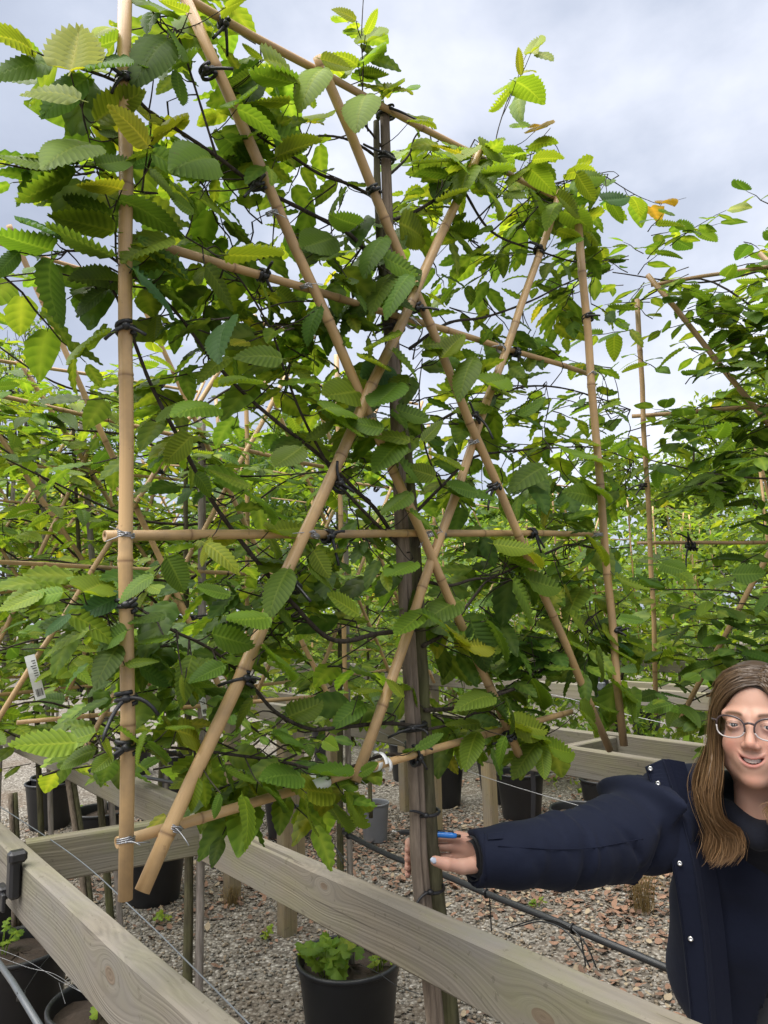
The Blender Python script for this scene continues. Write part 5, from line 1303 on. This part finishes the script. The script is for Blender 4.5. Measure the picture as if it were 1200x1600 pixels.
def head_color(v):
    X, Y, Z = v.T; A = np.abs(X); zs = Z - 19.0 * X * X; C = np.tile(SK, (len(v), 1))
    def blend(w, col):
        nonlocal C
        w = np.clip(w, 0, 1)[:, None]; C = C * (1 - w) + np.array(col) * w
    fr_ = Y < -.03
    blend(.45 * np.exp(-(((A - .038) / .020) ** 2 + ((Z + .040) / .018) ** 2)) * fr_, (.56, .22, .165))
    blend(.35 * np.exp(-((X / .014) ** 2 + ((Z + .036) / .012) ** 2)) * fr_, (.55, .22, .16))
    blend(.35 * np.exp(-((X / .02) ** 2 + ((Z + .105) / .014) ** 2)) * fr_, (.55, .24, .17))
    lip = np.exp(-np.abs(((X / .0255) ** 2 + ((zs + .0685) / .0122) ** 2)) ** 3.0) * (Y < -.070); blend(lip * 1.0, (.47, .20, .165))
    inn = ((X / .0215) ** 2 + ((zs + .0682) / .0050) ** 2 < 1) & (Y < -.06) & (Y > -.0855); C[inn] = (.12, .03, .03)
    br = np.exp(-(((Z - .0215 + 9 * (A - .030) ** 2 - .03 * (A - .012)) / .0037) ** 2)) * np.clip((A - .011) / .006, 0, 1) * np.clip((.052 - A) / .010, 0, 1) * (Y < -.05); blend(br * 1.3, (.115, .065, .038))
    ld = np.exp(-((((A - .031) / .0150) ** 2 + ((Z - .0012) / .0062) ** 2 - .75) / .22) ** 2) * (Y < -.06) * (Z > -.001); blend(ld * .75, (.055, .033, .028))
    blend(.3 * np.exp(-(((A - .031) / .016) ** 2 + ((Z + .010) / .006) ** 2)) * (Y < -.05), (.40, .19, .155))
    return C
body = MB(); body.add(hw(hv), hf, tint=head_color(hv))

# hand, gripping the stake and trunk
tk = pp(662, 1330, .03); zs_ = float((tk - CAM) @ _F); print('grip depth', zs_)
def hp(x, y, dz): return at_d(x, y, zs_ + dz)
WR = hp(772, 1336, .005); fing = []
for (y0, y1, y2, y3, r0) in [(1308, 1309, 1316, 1328, .0074), (1323, 1324, 1329, 1342, .0077), (1339, 1339, 1343, 1356, .0074), (1353, 1353, 1356, 1367, .0066)]:
    fing.append([hp(716, y0, .040), hp(676, y1, .056), hp(639, y2, .040), hp(637, y3, .010), r0])
thumb = [hp(752, 1350, -.004), hp(722, 1354, -.022), hp(697, 1350, -.036), hp(680, 1345, -.040)]
def hand_sdf(P):
    d = s_cap(P, hp(800, 1334, .01), WR, .0255, .0235)
    for k, (a, b, c, e_, r0) in enumerate(fing):
        d = smin(d, s_cap(P, WR + (hp(772, 1336 + (k - 1.5) * 9, .01) - WR), a, .0165, .0102), .009)
    f = None
    for (a, b, c, e_, r0) in fing:
        g_ = smin(smin(s_cap(P, a, b, r0 * 1.08, r0), s_cap(P, b, c, r0 * 1.0, r0 * .95), .003), s_cap(P, c, e_, r0 * .95, r0 * .82), .003)
        f = g_ if f is None else smin(f, g_, .0012)
    d = smin(d, f, .006)
    t = smin(smin(s_cap(P, WR, thumb[0], .020, .0165), s_cap(P, thumb[0], thumb[1], .0155, .0125), .006), s_cap(P, thumb[1], thumb[2], .0120, .0104), .005)
    t = smin(t, s_cap(P, thumb[2], thumb[3], .0106, .0085), .004)
    return smin(d, t, .009)
lo2 = np.min([hp(625, 1395, -.07), hp(820, 1290, -.07), hp(625, 1290, .08), hp(820, 1395, .08)], 0) - .02; hi2 = np.max([hp(625, 1290, -.07), hp(820, 1290, .08), hp(820, 1395, .08), hp(625, 1290, .08)], 0) + .02
G = grid(lo2, hi2, .0023); hv2, hf2 = surface_nets(hand_sdf(G), lo2, .0023)
kn = np.exp(-np.min([np.linalg.norm(hv2 - f[k], axis=1) for f in fing for k in (0, 1, 2, 3)] + [np.linalg.norm(hv2 - thumb[k], axis=1) for k in (2, 3)], 0) / .011)
body.add(hv2, hf2, tint=SK * (1 - .35 * kn[:, None]) + np.array([.55, .215, .165]) * .35 * kn[:, None])
# trunk of the body under the clothes, coarse; legs to the ground
hipc = np.array([FX + .03, FY + .06, .92])
sh_r, sh_l = at_d(1062, 1268, 1.60), at_d(1300, 1290, 1.68); chest = at_d(1180, 1400, 1.66)
nk = hw((0, .04, -.19))
elb = at_d(905, 1318, zs_ + .115)
def torso_core(P, pad=0.0):
    d = s_cap(P, (sh_r + sh_l) / 2 - [0, 0, .10], hipc, .095 + pad, .10 + pad)
    d = smin(d, s_cap(P, sh_r + (sh_l - sh_r) * .25 - [0, 0, .06], sh_l - (sh_l - sh_r) * .25 - [0, 0, .06], .075 + pad, .075 + pad), .06)
    lat = unit((sh_l - sh_r) * [1, 1, 0])
    for s in (-1, 1):
        d = smin(d, s_cap(P, chest + lat * s * .065 - [0, 0, .04], hipc + lat * s * .07, .085 + pad, .095 + pad), .05)
    return d
def body_core(P):
    d = torso_core(P, -.02); lat = unit((sh_l - sh_r) * [1, 1, 0])
    d = smin(d, s_cap(P, nk + np.array([0, .01, .01]), nk + np.array([0, .05, -.03]), .045, .045), .03)
    d = smin(d, s_cap(P, sh_r, elb, .048, .04), .02); d = smin(d, s_cap(P, elb, WR, .038, .024), .02)
    al = sh_l + np.array([.03, .02, -.28]); d = smin(d, s_cap(P, sh_l, al, .048, .04), .02)
    for s in (-1, 1):
        hp_ = hipc + lat * s * .085; kn_ = hp_ + np.array([0, -.02, -.42]); an_ = np.array([kn_[0], kn_[1] + .03, .09])
        d = smin(d, s_cap(P, hp_, kn_, .075, .05), .04); d = smin(d, s_cap(P, kn_, an_, .048, .035), .02)
    return d
lo3 = np.array([min(WR[0], FX - .35) - .05, FY - .42, .05]); hi3 = np.array([sh_l[0] + .15, FY + .32, 1.62])
G = grid(lo3, hi3, .014); hv3, hf3 = surface_nets(body_core(G), lo3, .014); body.add(hv3, hf3, tint=SK)
body.build('body', M['skin'], W)
# thumb nail
nc = thumb[3] + unit(CAM - thumb[3]) * .0076 + (thumb[3] - thumb[2]) * .12; na = unit(thumb[3] - thumb[2]); nn = unit(unit(CAM - thumb[3]) + np.array([0, 0, .15])); nb_ = np.cross(nn, na)
MB().add((ico_v * np.array([.0075, .0058, .0018])) @ np.stack([na, nb_, nn], 1).T + nc, ico_f).build('thumbnail', M['nail'], W)

# eyes, teeth
for s in (-1, 1):
    c = np.array([s * .0310, -.0768, -.0005]); look = unit(np.array([.20, -1, -.02]))
    sph, sf = subdiv(ico_v, ico_f)
    eye = MB().add(hw(sph * .0123 + c), sf).build('eye', M['eyewhite'], W)
    lx = unit(np.cross(look, (0, 0, 1))); lz = np.cross(lx, look); Rm_ = np.stack([lx, look, lz], 1)
    MB().add(hw((sph * np.array([.0068, .0022, .0068])) @ Rm_.T + c + look * .0098), sf).build('iris', M['iris'], eye)
    MB().add(hw((sph * np.array([.0026, .0008, .0026])) @ Rm_.T + c + look * .0114), sf).build('pupil', M['pupil'], eye)
tx_ = np.linspace(-.0212, .0212, 61); tV = []
for zt in np.linspace(0, 1, 6):
    for x in tx_:
        ph = (x / .0062 + .5) % 1.0; gap_ = .00035 * math.exp(-((min(ph, 1 - ph)) / .10) ** 2)
        low = .0016 * (1 - (2 * ph - 1) ** 2) ** .5 * .5
        tV.append((x, -.0868 + 24 * x * x + gap_ + .0008 * (2 * zt - 1) ** 2, -.0620 + 19 * x * x - zt * (.0082 + low)))
MB().add(hw(np.array(tV)), [(r_i * 61 + k_i, r_i * 61 + k_i + 1, (r_i + 1) * 61 + k_i + 1, (r_i + 1) * 61 + k_i) for r_i in range(5) for k_i in range(60)]).build('upper_teeth', M['teeth'], W)

# glasses: dark upper rim fading to clear lower rim
gl = MB(); glc = MB(); gy = -.1065
def lens_pts(s):
    out = []
    for a in np.linspace(0, 2 * np.pi, 33):
        ca, sa = math.cos(a), math.sin(a); ex_ = .0262 * np.sign(ca) * abs(ca) ** .8; ez_ = .0205 * np.sign(sa) * abs(sa) ** .82
        z = -.004 + ez_ + .10 * ex_ * (sa > -.2); x = s * (.0345 + ex_)
        out.append((x, gy + 2.6 * x * x, z))
    return np.array(out)
G_ = bpy.data.objects.new('glasses', None); COL.objects.link(G_); G_.parent = W; G_.matrix_basis = Matrix.Identity(4)
for s in (-1, 1):
    L_ = lens_pts(s); up_ = L_[:, 2] > -.012
    MB().tube(hw(L_[:18]), .0019, 8).build('upper_rim', M['frame'], G_); MB().tube(hw(L_[17:]), .0015, 8).build('lower_rim', M['clearframe'], G_)
    c = L_[:-1].mean(0); V = np.vstack([c, L_[:-1]]); MB().add(hw(V), [(0, i + 1, (i + 1) % 32 + 1) for i in range(32)]).build('lens', M['lens'], G_)
    MB().tube(hw(spline([(s * .0605, gy + .010, .006), (s * .072, gy + .03, .007), (s * .077, -.02, .005), (s * .077, .02, -.002)], 14)), .0021, 8).build('temple', M['frame'], G_)
MB().tube(hw(spline([(-.0095, gy + .001, .003), (0, gy - .002, .0055), (.0095, gy + .001, .003)], 9)), .0022, 8).build('bridge', M['frame'], G_)

# hair: strands flowing from the parting down over the shoulder
def hl(px, py, dep): return (at_d(px, py, dep) - HO) @ HB
r_h = np.random.default_rng(5)
def strands(guides, n, mb, col0, col1, rad=.00055, jit=.0072, clump=.16):
    """guides: list of control polylines (head space) from face side to back; strands interpolate between them"""
    Gs = [spline(np.array(g_, float), 22) for g_ in guides]; m = len(Gs)
    cl_ = r_h.uniform(0, m - 1, 110)
    for _ in range(n):
        u_ = r_h.uniform(0, m - 1.001)
        uc = cl_[np.argmin(abs(cl_ - u_))]; tt = np.linspace(0, 1, 22)[:, None]
        i0 = int(u_); a = Gs[i0] * (1 - (u_ - i0)) + Gs[i0 + 1] * (u_ - i0)
        i1 = min(int(uc), m - 2); b = Gs[i1] * (1 - (uc - i1)) + Gs[i1 + 1] * (uc - i1)
        P = a * (1 - clump * tt) + b * clump * tt
        j1, j2, j3 = r_h.normal(size=3) * jit, r_h.normal(size=3) * jit * .8, r_h.normal(size=3) * jit * .6
        P = P + np.array([r_h.normal() * .006, 0, 0]) * (1 - tt) ** 6 + j1 * np.sin(tt * 3.1) * .6 + j2 * tt + j3 * np.sin(tt * 9 + r_h.uniform(0, 6)) * tt * .5
        P = P + np.array([0, -1, .2]) * abs(r_h.normal()) * .003 * np.sin(tt * 3.14)
        end = int(22 * r_h.uniform(.86, 1.0)); P = P[:end]
        k = .22 + .45 * r_h.random(); rr = rad * r_h.uniform(.6, 1.3)
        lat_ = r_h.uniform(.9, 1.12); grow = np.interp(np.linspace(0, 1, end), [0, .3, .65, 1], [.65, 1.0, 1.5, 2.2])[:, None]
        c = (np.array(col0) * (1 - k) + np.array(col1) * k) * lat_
        T_ = np.gradient(P, axis=0); out_ = P * np.array([1, 1, .3]); S_ = np.cross(T_, out_ + r_h.normal(size=3) * .03); S_ /= np.linalg.norm(S_, axis=1)[:, None] + 1e-9
        wv = np.concatenate([np.full(end - 3, rr), [rr * .8, rr * .5, rr * .15]])[:, None] * 1.3
        V_ = np.concatenate([hw(P - S_ * wv), hw(P + S_ * wv)])
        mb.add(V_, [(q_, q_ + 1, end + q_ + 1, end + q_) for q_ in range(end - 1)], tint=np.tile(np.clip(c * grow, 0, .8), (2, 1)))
c0, c1 = (.030, .017, .009), (.185, .105, .047)
right = [  # viewer's left side of the head: from forehead backwards
    [(.024, -.0765, .080), (-.005, -.0795, .0775), (-.036, -.0745, .062), (-.0585, -.062, .030), (-.0665, -.054, -.012), (-.067, -.056, -.055), hl(1120, 1215, 1.462), hl(1116, 1245, 1.455), hl(1124, 1285, 1.448), hl(1152, 1300, 1.443), hl(1153, 1330, 1.443), hl(1128, 1358, 1.448)],
    [(.023, -.070, .097), (-.012, -.074, .095), (-.046, -.066, .072), (-.068, -.050, .030), (-.072, -.044, -.012), (-.073, -.046, -.055), hl(1112, 1210, 1.475), hl(1106, 1242, 1.465), hl(1120, 1280, 1.455), hl(1144, 1305, 1.45), hl(1142, 1335, 1.45), hl(1112, 1352, 1.455)],
    [(.020, -.042, .116), (-.022, -.046, .111), (-.062, -.034, .082), (-.077, -.018, .025), (-.079, -.018, -.015), (-.080, -.018, -.050), hl(1100, 1205, 1.50), hl(1096, 1235, 1.48), hl(1108, 1275, 1.465), hl(1128, 1310, 1.46), hl(1118, 1342, 1.46), hl(1106, 1350, 1.46)],
    [(.015, .0, .124), (-.030, .0, .116), (-.070, .005, .078), (-.079, .02, .025), (-.081, .018, -.015), (-.083, .012, -.055), hl(1094, 1205, 1.53), hl(1090, 1232, 1.50), hl(1100, 1265, 1.48), hl(1112, 1300, 1.47), hl(1104, 1330, 1.47), hl(1112, 1345, 1.47)],
    [(.010, .05, .122), (-.036, .05, .112), (-.068, .06, .070), (-.076, .07, .015), (-.077, .062, -.02), (-.079, .05, -.06), hl(1105, 1210, 1.56), hl(1098, 1240, 1.54), hl(1104, 1270, 1.50), hl(1112, 1290, 1.49), hl(1108, 1310, 1.49), hl(1112, 1330, 1.49)],
]
left = [[gd[0]] + [(max(-g_[0], .03 + .008 * i), g_[1], g_[2]) for i, g_ in enumerate(gd[1:6])] for gd in right]
lend = [[(.070, -.058, -.09), (.050, -.068, -.135), (.020, -.085, -.150), (.030, -.09, -.175)], [(.078, -.04, -.09), (.06, -.06, -.14), (.035, -.085, -.165), (.04, -.09, -.20)], [(.088, -.02, -.10), (.085, -.05, -.16), (.07, -.08, -.21), (.06, -.085, -.25)], [(.093, .01, -.11), (.095, -.03, -.18), (.09, -.07, -.24), (.08, -.08, -.28)], [(.085, .05, -.12), (.09, .02, -.2), (.09, -.04, -.26), (.09, -.06, -.29)]]
left = [a + b for a, b in zip(left, lend)]
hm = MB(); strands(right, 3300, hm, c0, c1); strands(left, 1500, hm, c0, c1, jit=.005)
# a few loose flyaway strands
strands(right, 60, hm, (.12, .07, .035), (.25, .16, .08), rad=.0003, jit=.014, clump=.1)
# hair close to the scalp, so no skin shows between strands
sc_lo = np.array([-.11, -.10, -.12]); G = grid(sc_lo, np.array([.11, .125, .145]), .004)
d = s_ell(G, (0, .014, .046), (.0755, .0965, .0840)); d = smin(d, s_ell(G, (0, .035, -.03), (.074, .072, .085)), .03)
d = smax(d, -s_ell(G, (.000, -.098, -.020), (.068, .066, .098)), .008)
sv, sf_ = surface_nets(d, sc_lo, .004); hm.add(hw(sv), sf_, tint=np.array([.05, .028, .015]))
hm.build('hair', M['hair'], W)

# jacket: sleeve and body as one shell
slv = [(at_d(738, 1341, zs_ + .004), .0485), (at_d(800, 1337, zs_ + .030), .0530), (at_d(860, 1330, zs_ + .075), .061), (at_d(905, 1326, zs_ + .115), .067), (at_d(960, 1311, zs_ + .17), .078), (at_d(1020, 1290, zs_ + .24), .088), (at_d(1068, 1272, 1.60), .090)]
lat = unit((sh_l - sh_r) * [1, 1, 0]); fr_dir = unit(np.cross(lat, (0, 0, 1.0))); fr_dir = fr_dir if fr_dir @ (CAM - chest) > 0 else -fr_dir
rw = np.random.default_rng(9)
fold_c = [(rw.uniform(0, 1), rw.uniform(-1.2, 1.2), rw.uniform(.6, 1.6)) for _ in range(16)]
def jacket_sdf(P):
    d = None; tl_ = np.zeros(P.shape[:-1]); best = np.full(P.shape[:-1], 9.0)
    for k in range(len(slv) - 1):
        a, b = slv[k][0], slv[k + 1][0]; ab = b - a; t = np.clip(((P - a) @ ab) / (ab @ ab), 0, 1)
        g_ = np.linalg.norm(P - a - t[..., None] * ab, axis=-1) - (slv[k][1] + (slv[k + 1][1] - slv[k][1]) * t)
        tl_ = np.where(g_ < best, (k + t) / 6.0, tl_); best = np.minimum(best, g_); d = g_ if d is None else smin(d, g_, .02)
    # wrinkles: diagonal folds, deeper towards the elbow and armpit
    up_ = P[..., 2]; dep_ = (P - CAM) @ _F
    fold = np.zeros(P.shape[:-1])
    for (c_, sl_, wd_) in fold_c: fold += np.exp(-((tl_ - c_ + sl_ * (up_ - 1.36) * .9) / (.018 * wd_)) ** 2) * np.sin(up_ * 27 + c_ * 31) * 1.2
    d = d + fold * .0060 * np.clip(2.2 * tl_, 0, 1.3) - .0028 * (1 - np.abs(np.sin(up_ * 19 + tl_ * 34 + 1.3 * np.sin(tl_ * 11)))) ** 3 * np.clip(3 * tl_ - .3, 0, 1)
    ls = at_d(1330, 1300, 1.70); d = smin(d, s_cap(P, ls, ls + np.array([.04, .04, -.34]), .085, .075), .03)
    b = torso_core(P, .035); drop = np.clip(1.30 - P[..., 2], 0, 1); b = b - .045 * drop
    b = b + .004 * np.sin(P[..., 2] * 26 + P[..., 0] * 30) + .004 * np.sin(P[..., 0] * 60 + P[..., 2] * 9)
    b = smin(b, s_cap(P, at_d(1040, 1235, 1.60), at_d(1120, 1225, 1.66), .045, .05), .05)   # shoulder, collar
    d = smin(d, b, .035)
    return d
edge_px = [(1009, 1199), (1019, 1232), (1032, 1282), (1050, 1350), (1063, 1433), (1072, 1510), (1080, 1600), (1090, 1720)]
lo4 = np.array([slv[0][0][0] - .07, min(FY - .40, slv[0][0][1] - .09), .62]); hi4 = np.array([sh_l[0] + .22, FY + .34, 1.62]); h4 = .0062
G = grid(lo4, hi4, h4); D = jacket_sdf(G)
# open front: cut away in front of the line of the zip edge, keeping a shell
vz = G - CAM; dep = vz @ _F; PX = 600 + FPX * (vz @ _R) / dep; PY = 800 - FPX * (vz @ _UP) / dep
ex_ = np.interp(PY, [p[1] for p in edge_px], [p[0] + 22 for p in edge_px]); ex2 = ex_ + 330
side = G @ lat - (chest @ lat)
front = (G - (chest + hipc) / 2) @ fr_dir
cut = (np.interp(G[..., 2], [.6, 1.0, 1.30, 1.45], [-.075, -.078, -.085, -.095]))
gap = np.maximum(np.maximum(cut - side, side - .16), .00 - front)      # < 0 inside the opening
inner = torso_core(G, .018)
D = smax(D, -np.maximum(gap, -inner - .02), .012) if False else np.maximum(D, -gap * .7)
D = D
ca = unit(slv[1][0] - slv[0][0]); D = np.maximum(D, -s_cap(G, slv[0][0] - ca * .05, slv[0][0] - ca * .010, .0375, .0375))   # hollow cuff
D = np.maximum(D, -((G - slv[0][0]) @ ca))                                     # flat sleeve end
jv, jf = surface_nets(D, lo4, h4)
jk = MB().add(jv, jf).build('jacket', M['navy'], W)
MB().tube([slv[0][0] + ca * t for t in (-.004, .01, .026)], [.0372, .0372, .0372], 24, cap=False).build('inner_cuff', M['rib'], W)
MB().tube([slv[0][0] + ca * t for t in (-.006, .004, .026)], [.0285, .0315, .035], 24, cap=False).build('rib_cuff', M['rib'], W)
# sleeve seam, cuff tab
# front placket with snaps, zip edge
def jd(px, py, base): return at_d(px, py, base)
from mathutils.bvhtree import BVHTree
bv = BVHTree.FromPolygons([tuple(v) for v in jv], [tuple(int(i) for i in f) for f in jf])
def on_jacket(px, py, lift=.004, dflt=1.50):
    d = ray(px, py); dn = unit(d); h = bv.ray_cast(Vector(CAM), Vector(dn), 4.0)
    if h[0] is None: return at_d(px, py, dflt) - dn * lift
    return np.array(h[0]) - dn * lift
seam = [on_jacket(x, y, .0012) for x, y in [(778, 1322), (830, 1325), (880, 1327), (930, 1324), (970, 1317), (1005, 1310)]]
MB().tube(spline(seam, 40), .0009, 5).build('sleeve_seam', M['navy_in'], jk)
cu = [on_jacket(x, y, .0015) for x, y in [(757, 1300), (757, 1320), (758, 1345), (759, 1368), (760, 1380)]]
MB().tube(spline(cu, 20), .0008, 5).build('cuff_seam', M['navy_in'], jk)
MB().ribbon([on_jacket(762, y, .003) for y in (1302, 1307, 1312)], [on_jacket(786, y, .003) for y in (1300, 1305, 1310)], np.array([0, .002, 0])).build('cuff_tab', M['navy'], jk, smooth=False)
band_l = [(1009, 1199), (1019, 1232), (1032, 1282), (1050, 1350), (1063, 1433), (1072, 1510), (1082, 1610)]
band_r = [(1036, 1187), (1050, 1232), (1066, 1282), (1084, 1352), (1097, 1440), (1104, 1510), (1112, 1610)]
dz_ = np.linspace(1.50, 1.455, len(band_l))
bl = [at_d(x, y, 1.525 - .06 * min(1, i / 3)) for i, (x, y) in enumerate(band_l)]; br_ = [at_d(x, y, 1.52 - .065 * min(1, i / 3)) for i, (x, y) in enumerate(band_r)]
BL, BRr = spline(bl, 40), spline(br_, 40)
MB().ribbon(BL, BRr, np.tile(np.array([0, .006, 0]), (40, 1))).build('placket', M['navy'], jk, smooth=False)
e2 = [at_d(x + 9, y, 1.535 - .06 * min(1, i / 3)) for i, (x, y) in enumerate(band_r)]
MB().ribbon(BRr + [0, .004, 0], spline(e2, 40), np.tile(np.array([0, .005, 0]), (40, 1))).build('zip_facing', M['navy_in'], jk, smooth=False)
e3 = [at_d(x + 34, y + 4, 1.56 - .05 * min(1, i / 3)) for i, (x, y) in enumerate(band_r)]
MB().ribbon(spline(e2, 40) + [0, .006, 0], spline(e3, 40), np.tile(np.array([0, .005, 0]), (40, 1))).build('lining', M['navy_in'], jk, smooth=False)
for off_ in (.25, .9):
    MB().tube(BL * (1 - off_ * .12) + BRr * off_ * .12 - np.array([0, .0008, 0]), .0007, 4).build('stitching', M['navy_in'], jk)
MB().tube(BRr - np.array([0, .001, 0]), .0016, 6).build('zip_piping', M['navy'], jk)
for (px, py) in [(1016, 1201), (1028, 1224), (1062, 1349), (1079, 1467)]:
    t = np.clip(np.interp(py, [1195, 1610], [0, 39]), 0, 39); i = int(np.argmin([abs((800 - FPX * ((p - CAM) @ _UP) / ((p - CAM) @ _F)) - py) for p in (BL + BRr) / 2]))
    dep_ = float((((BL[i] + BRr[i]) / 2) - CAM) @ _F) - .004; c = at_d(px, py, dep_); ax = unit(CAM - c); u_ = unit(np.cross(ax, (0, 0, 1))); v_ = np.cross(ax, u_)
    m = MB(); prof = [(0, .0012), (.0016, .0012), (.0022, .0022), (.0040, .0022), (.0050, .0008), (.0052, -.001)]
    V = [c + rr * (math.cos(a) * u_ + math.sin(a) * v_) + zz * ax for rr, zz in prof for a in np.linspace(0, 6.2832, 16, endpoint=False)]
    m.add(V, [(i * 16 + j, i * 16 + (j + 1) % 16, (i + 1) * 16 + (j + 1) % 16, (i + 1) * 16 + j) for i in range(len(prof) - 1) for j in range(16)]); m.build('snap', M['metal'], jk)

# hoodie under the jacket
def hood_sdf(P):
    d = torso_core(P, .012) + .003 * np.sin(P[..., 2] * 31 + P[..., 0] * 23) * np.sin(P[..., 0] * 40)
    d = smin(d, s_cap(P, hw((-.075, .01, -.175)), hw((0, -.040, -.215)), .020, .017), .025); d = smin(d, s_cap(P, hw((.075, .01, -.175)), hw((0, -.040, -.215)), .020, .017), .025)
    d = smin(d, s_cap(P, nk + np.array([0, .02, -.035]), chest, .066, .10), .05)
    d = smin(d, s_cap(P, hw((-.06, .09, -.15)), hw((.06, .09, -.15)), .045, .045), .03)
    return d
lo5 = np.array([FX - .30, FY - .34, .78]); hi5 = np.array([sh_l[0] + .10, FY + .30, 1.60]); G = grid(lo5, hi5, .0075)
ov, of = surface_nets(hood_sdf(G), lo5, .0075); ho_ = MB().add(ov, of).build('hoodie', M['hoodie'], W)
bv = BVHTree.FromPolygons([tuple(v) for v in ov], [tuple(int(i) for i in f) for f in of])
cord = [on_jacket(x, y, .006, 1.5) for x, y in [(1150, 1300), (1147, 1340), (1140, 1390), (1134, 1430), (1129, 1462)]]
MB().tube(spline(cord, 24), .0032, 8).build('drawstring', M['hoodie'], ho_); MB().tube(spline([cord[-1], cord[-1] + np.array([-.001, 0, -.012])], 4), .0042, 8).build('drawstring_tip', M['rib'], ho_)
for k, (x, y, s) in enumerate([(1196, 1405, .008), (1203, 1400, .010), (1203, 1413, .010), (1212, 1406, .011), (1198, 1416, .006)]):
    c = on_jacket(x, y, .003, 1.5); ax = unit(CAM - c); u_ = unit(np.cross(ax, (0, 0, 1))); v_ = np.cross(ax, u_); a = np.linspace(0, 6.2832, 12, endpoint=False)
    V = [c] + [c + s * (.75 * math.cos(q) * (u_ * .8 + v_ * .6) + .38 * math.sin(q) * (v_ * .8 - u_ * .6)) for q in a]; MB().add(V, [(0, i + 1, (i + 1) % 12 + 1) for i in range(12)]).build('emblem', M['green'], ho_)
# trousers and boots (below the frame)
def leg_sdf(P):
    d = None
    for s in (-1, 1):
        hp_ = hipc + lat * s * .085; kn_ = hp_ + np.array([0, -.02, -.42]); an_ = np.array([kn_[0], kn_[1] + .03, .11])
        g_ = smin(s_cap(P, hp_, kn_, .10, .07), s_cap(P, kn_, an_, .07, .058), .03); d = g_ if d is None else smin(d, g_, .02)
    return smin(d, s_cap(P, hipc - lat * .07, hipc + lat * .07, .11, .11), .05)
lo6 = np.array([hipc[0] - .35, hipc[1] - .25, .06]); G = grid(lo6, np.array([hipc[0] + .35, hipc[1] + .25, 1.08]), .012); tv_, tf_ = surface_nets(leg_sdf(G), lo6, .012); MB().add(tv_, tf_).build('trousers', M['trouser'], W)
for s in (-1, 1):
    an_ = hipc + lat * s * .085; an_ = np.array([an_[0], an_[1] + .01, .0]); lo7 = an_ + [-.16, -.24, -.01]; G = grid(lo7, an_ + [.16, .14, .24], .008)
    d = smin(s_cap(G, an_ + [0, 0, .06], an_ + [0, 0, .18], .052, .052), s_cap(G, an_ + [0, .03, .045], an_ + fr_dir * .13 + [0, 0, .04], .044, .040), .03); d = np.maximum(d, -(G[..., 2] - .002))
    v_, f_ = surface_nets(d, lo7, .008); MB().add(v_, f_).build('boot', M['rib'], W)

# the pen between the fingers
pn0, pn1 = hp(612, 1307, .004), hp(722, 1315, -.004); ax = unit(pn1 - pn0); PEN = thing('pen', 'blue and black ballpoint pen held against the trunk by the woman\'s fingers', 'pen', (pn0 + pn1) / 2)
Lp = np.linalg.norm(pn1 - pn0); off_ = unit(_F * 1.0) * .022
q = lambda t: pn0 + ax * Lp * t + off_ * (1.0 if t < .62 else 1 - .95 * (t - .62) / .38)
q = lambda t: pn0 + ax * Lp * t + off_
MB().tube([q(0), q(.03), q(.12)], [.0008, .0016, .0022], 10).build('tip', M['metal'], PEN)
MB().tube([q(.11), q(.14), q(.30), q(.34)], [.0032, .0048, .0052, .0050], 12).build('grip', M['rubber'], PEN)
MB().tube([q(.34), q(.36), q(.88), q(.94)], [.0050, .0053, .0052, .0042], 12).build('barrel', M['penblue'], PEN)
MB().tube([q(.94), q(.95), q(1.0)], [.0030, .0030, .0026], 10).build('button', M['rubber'], PEN)
MB().tube(spline([q(.90) + [0, 0, .004], q(.86) + [0, 0, .0075], q(.66) + [0, 0, .0068]], 8), .0014, 6).build('clip', M['rubber'], PEN)
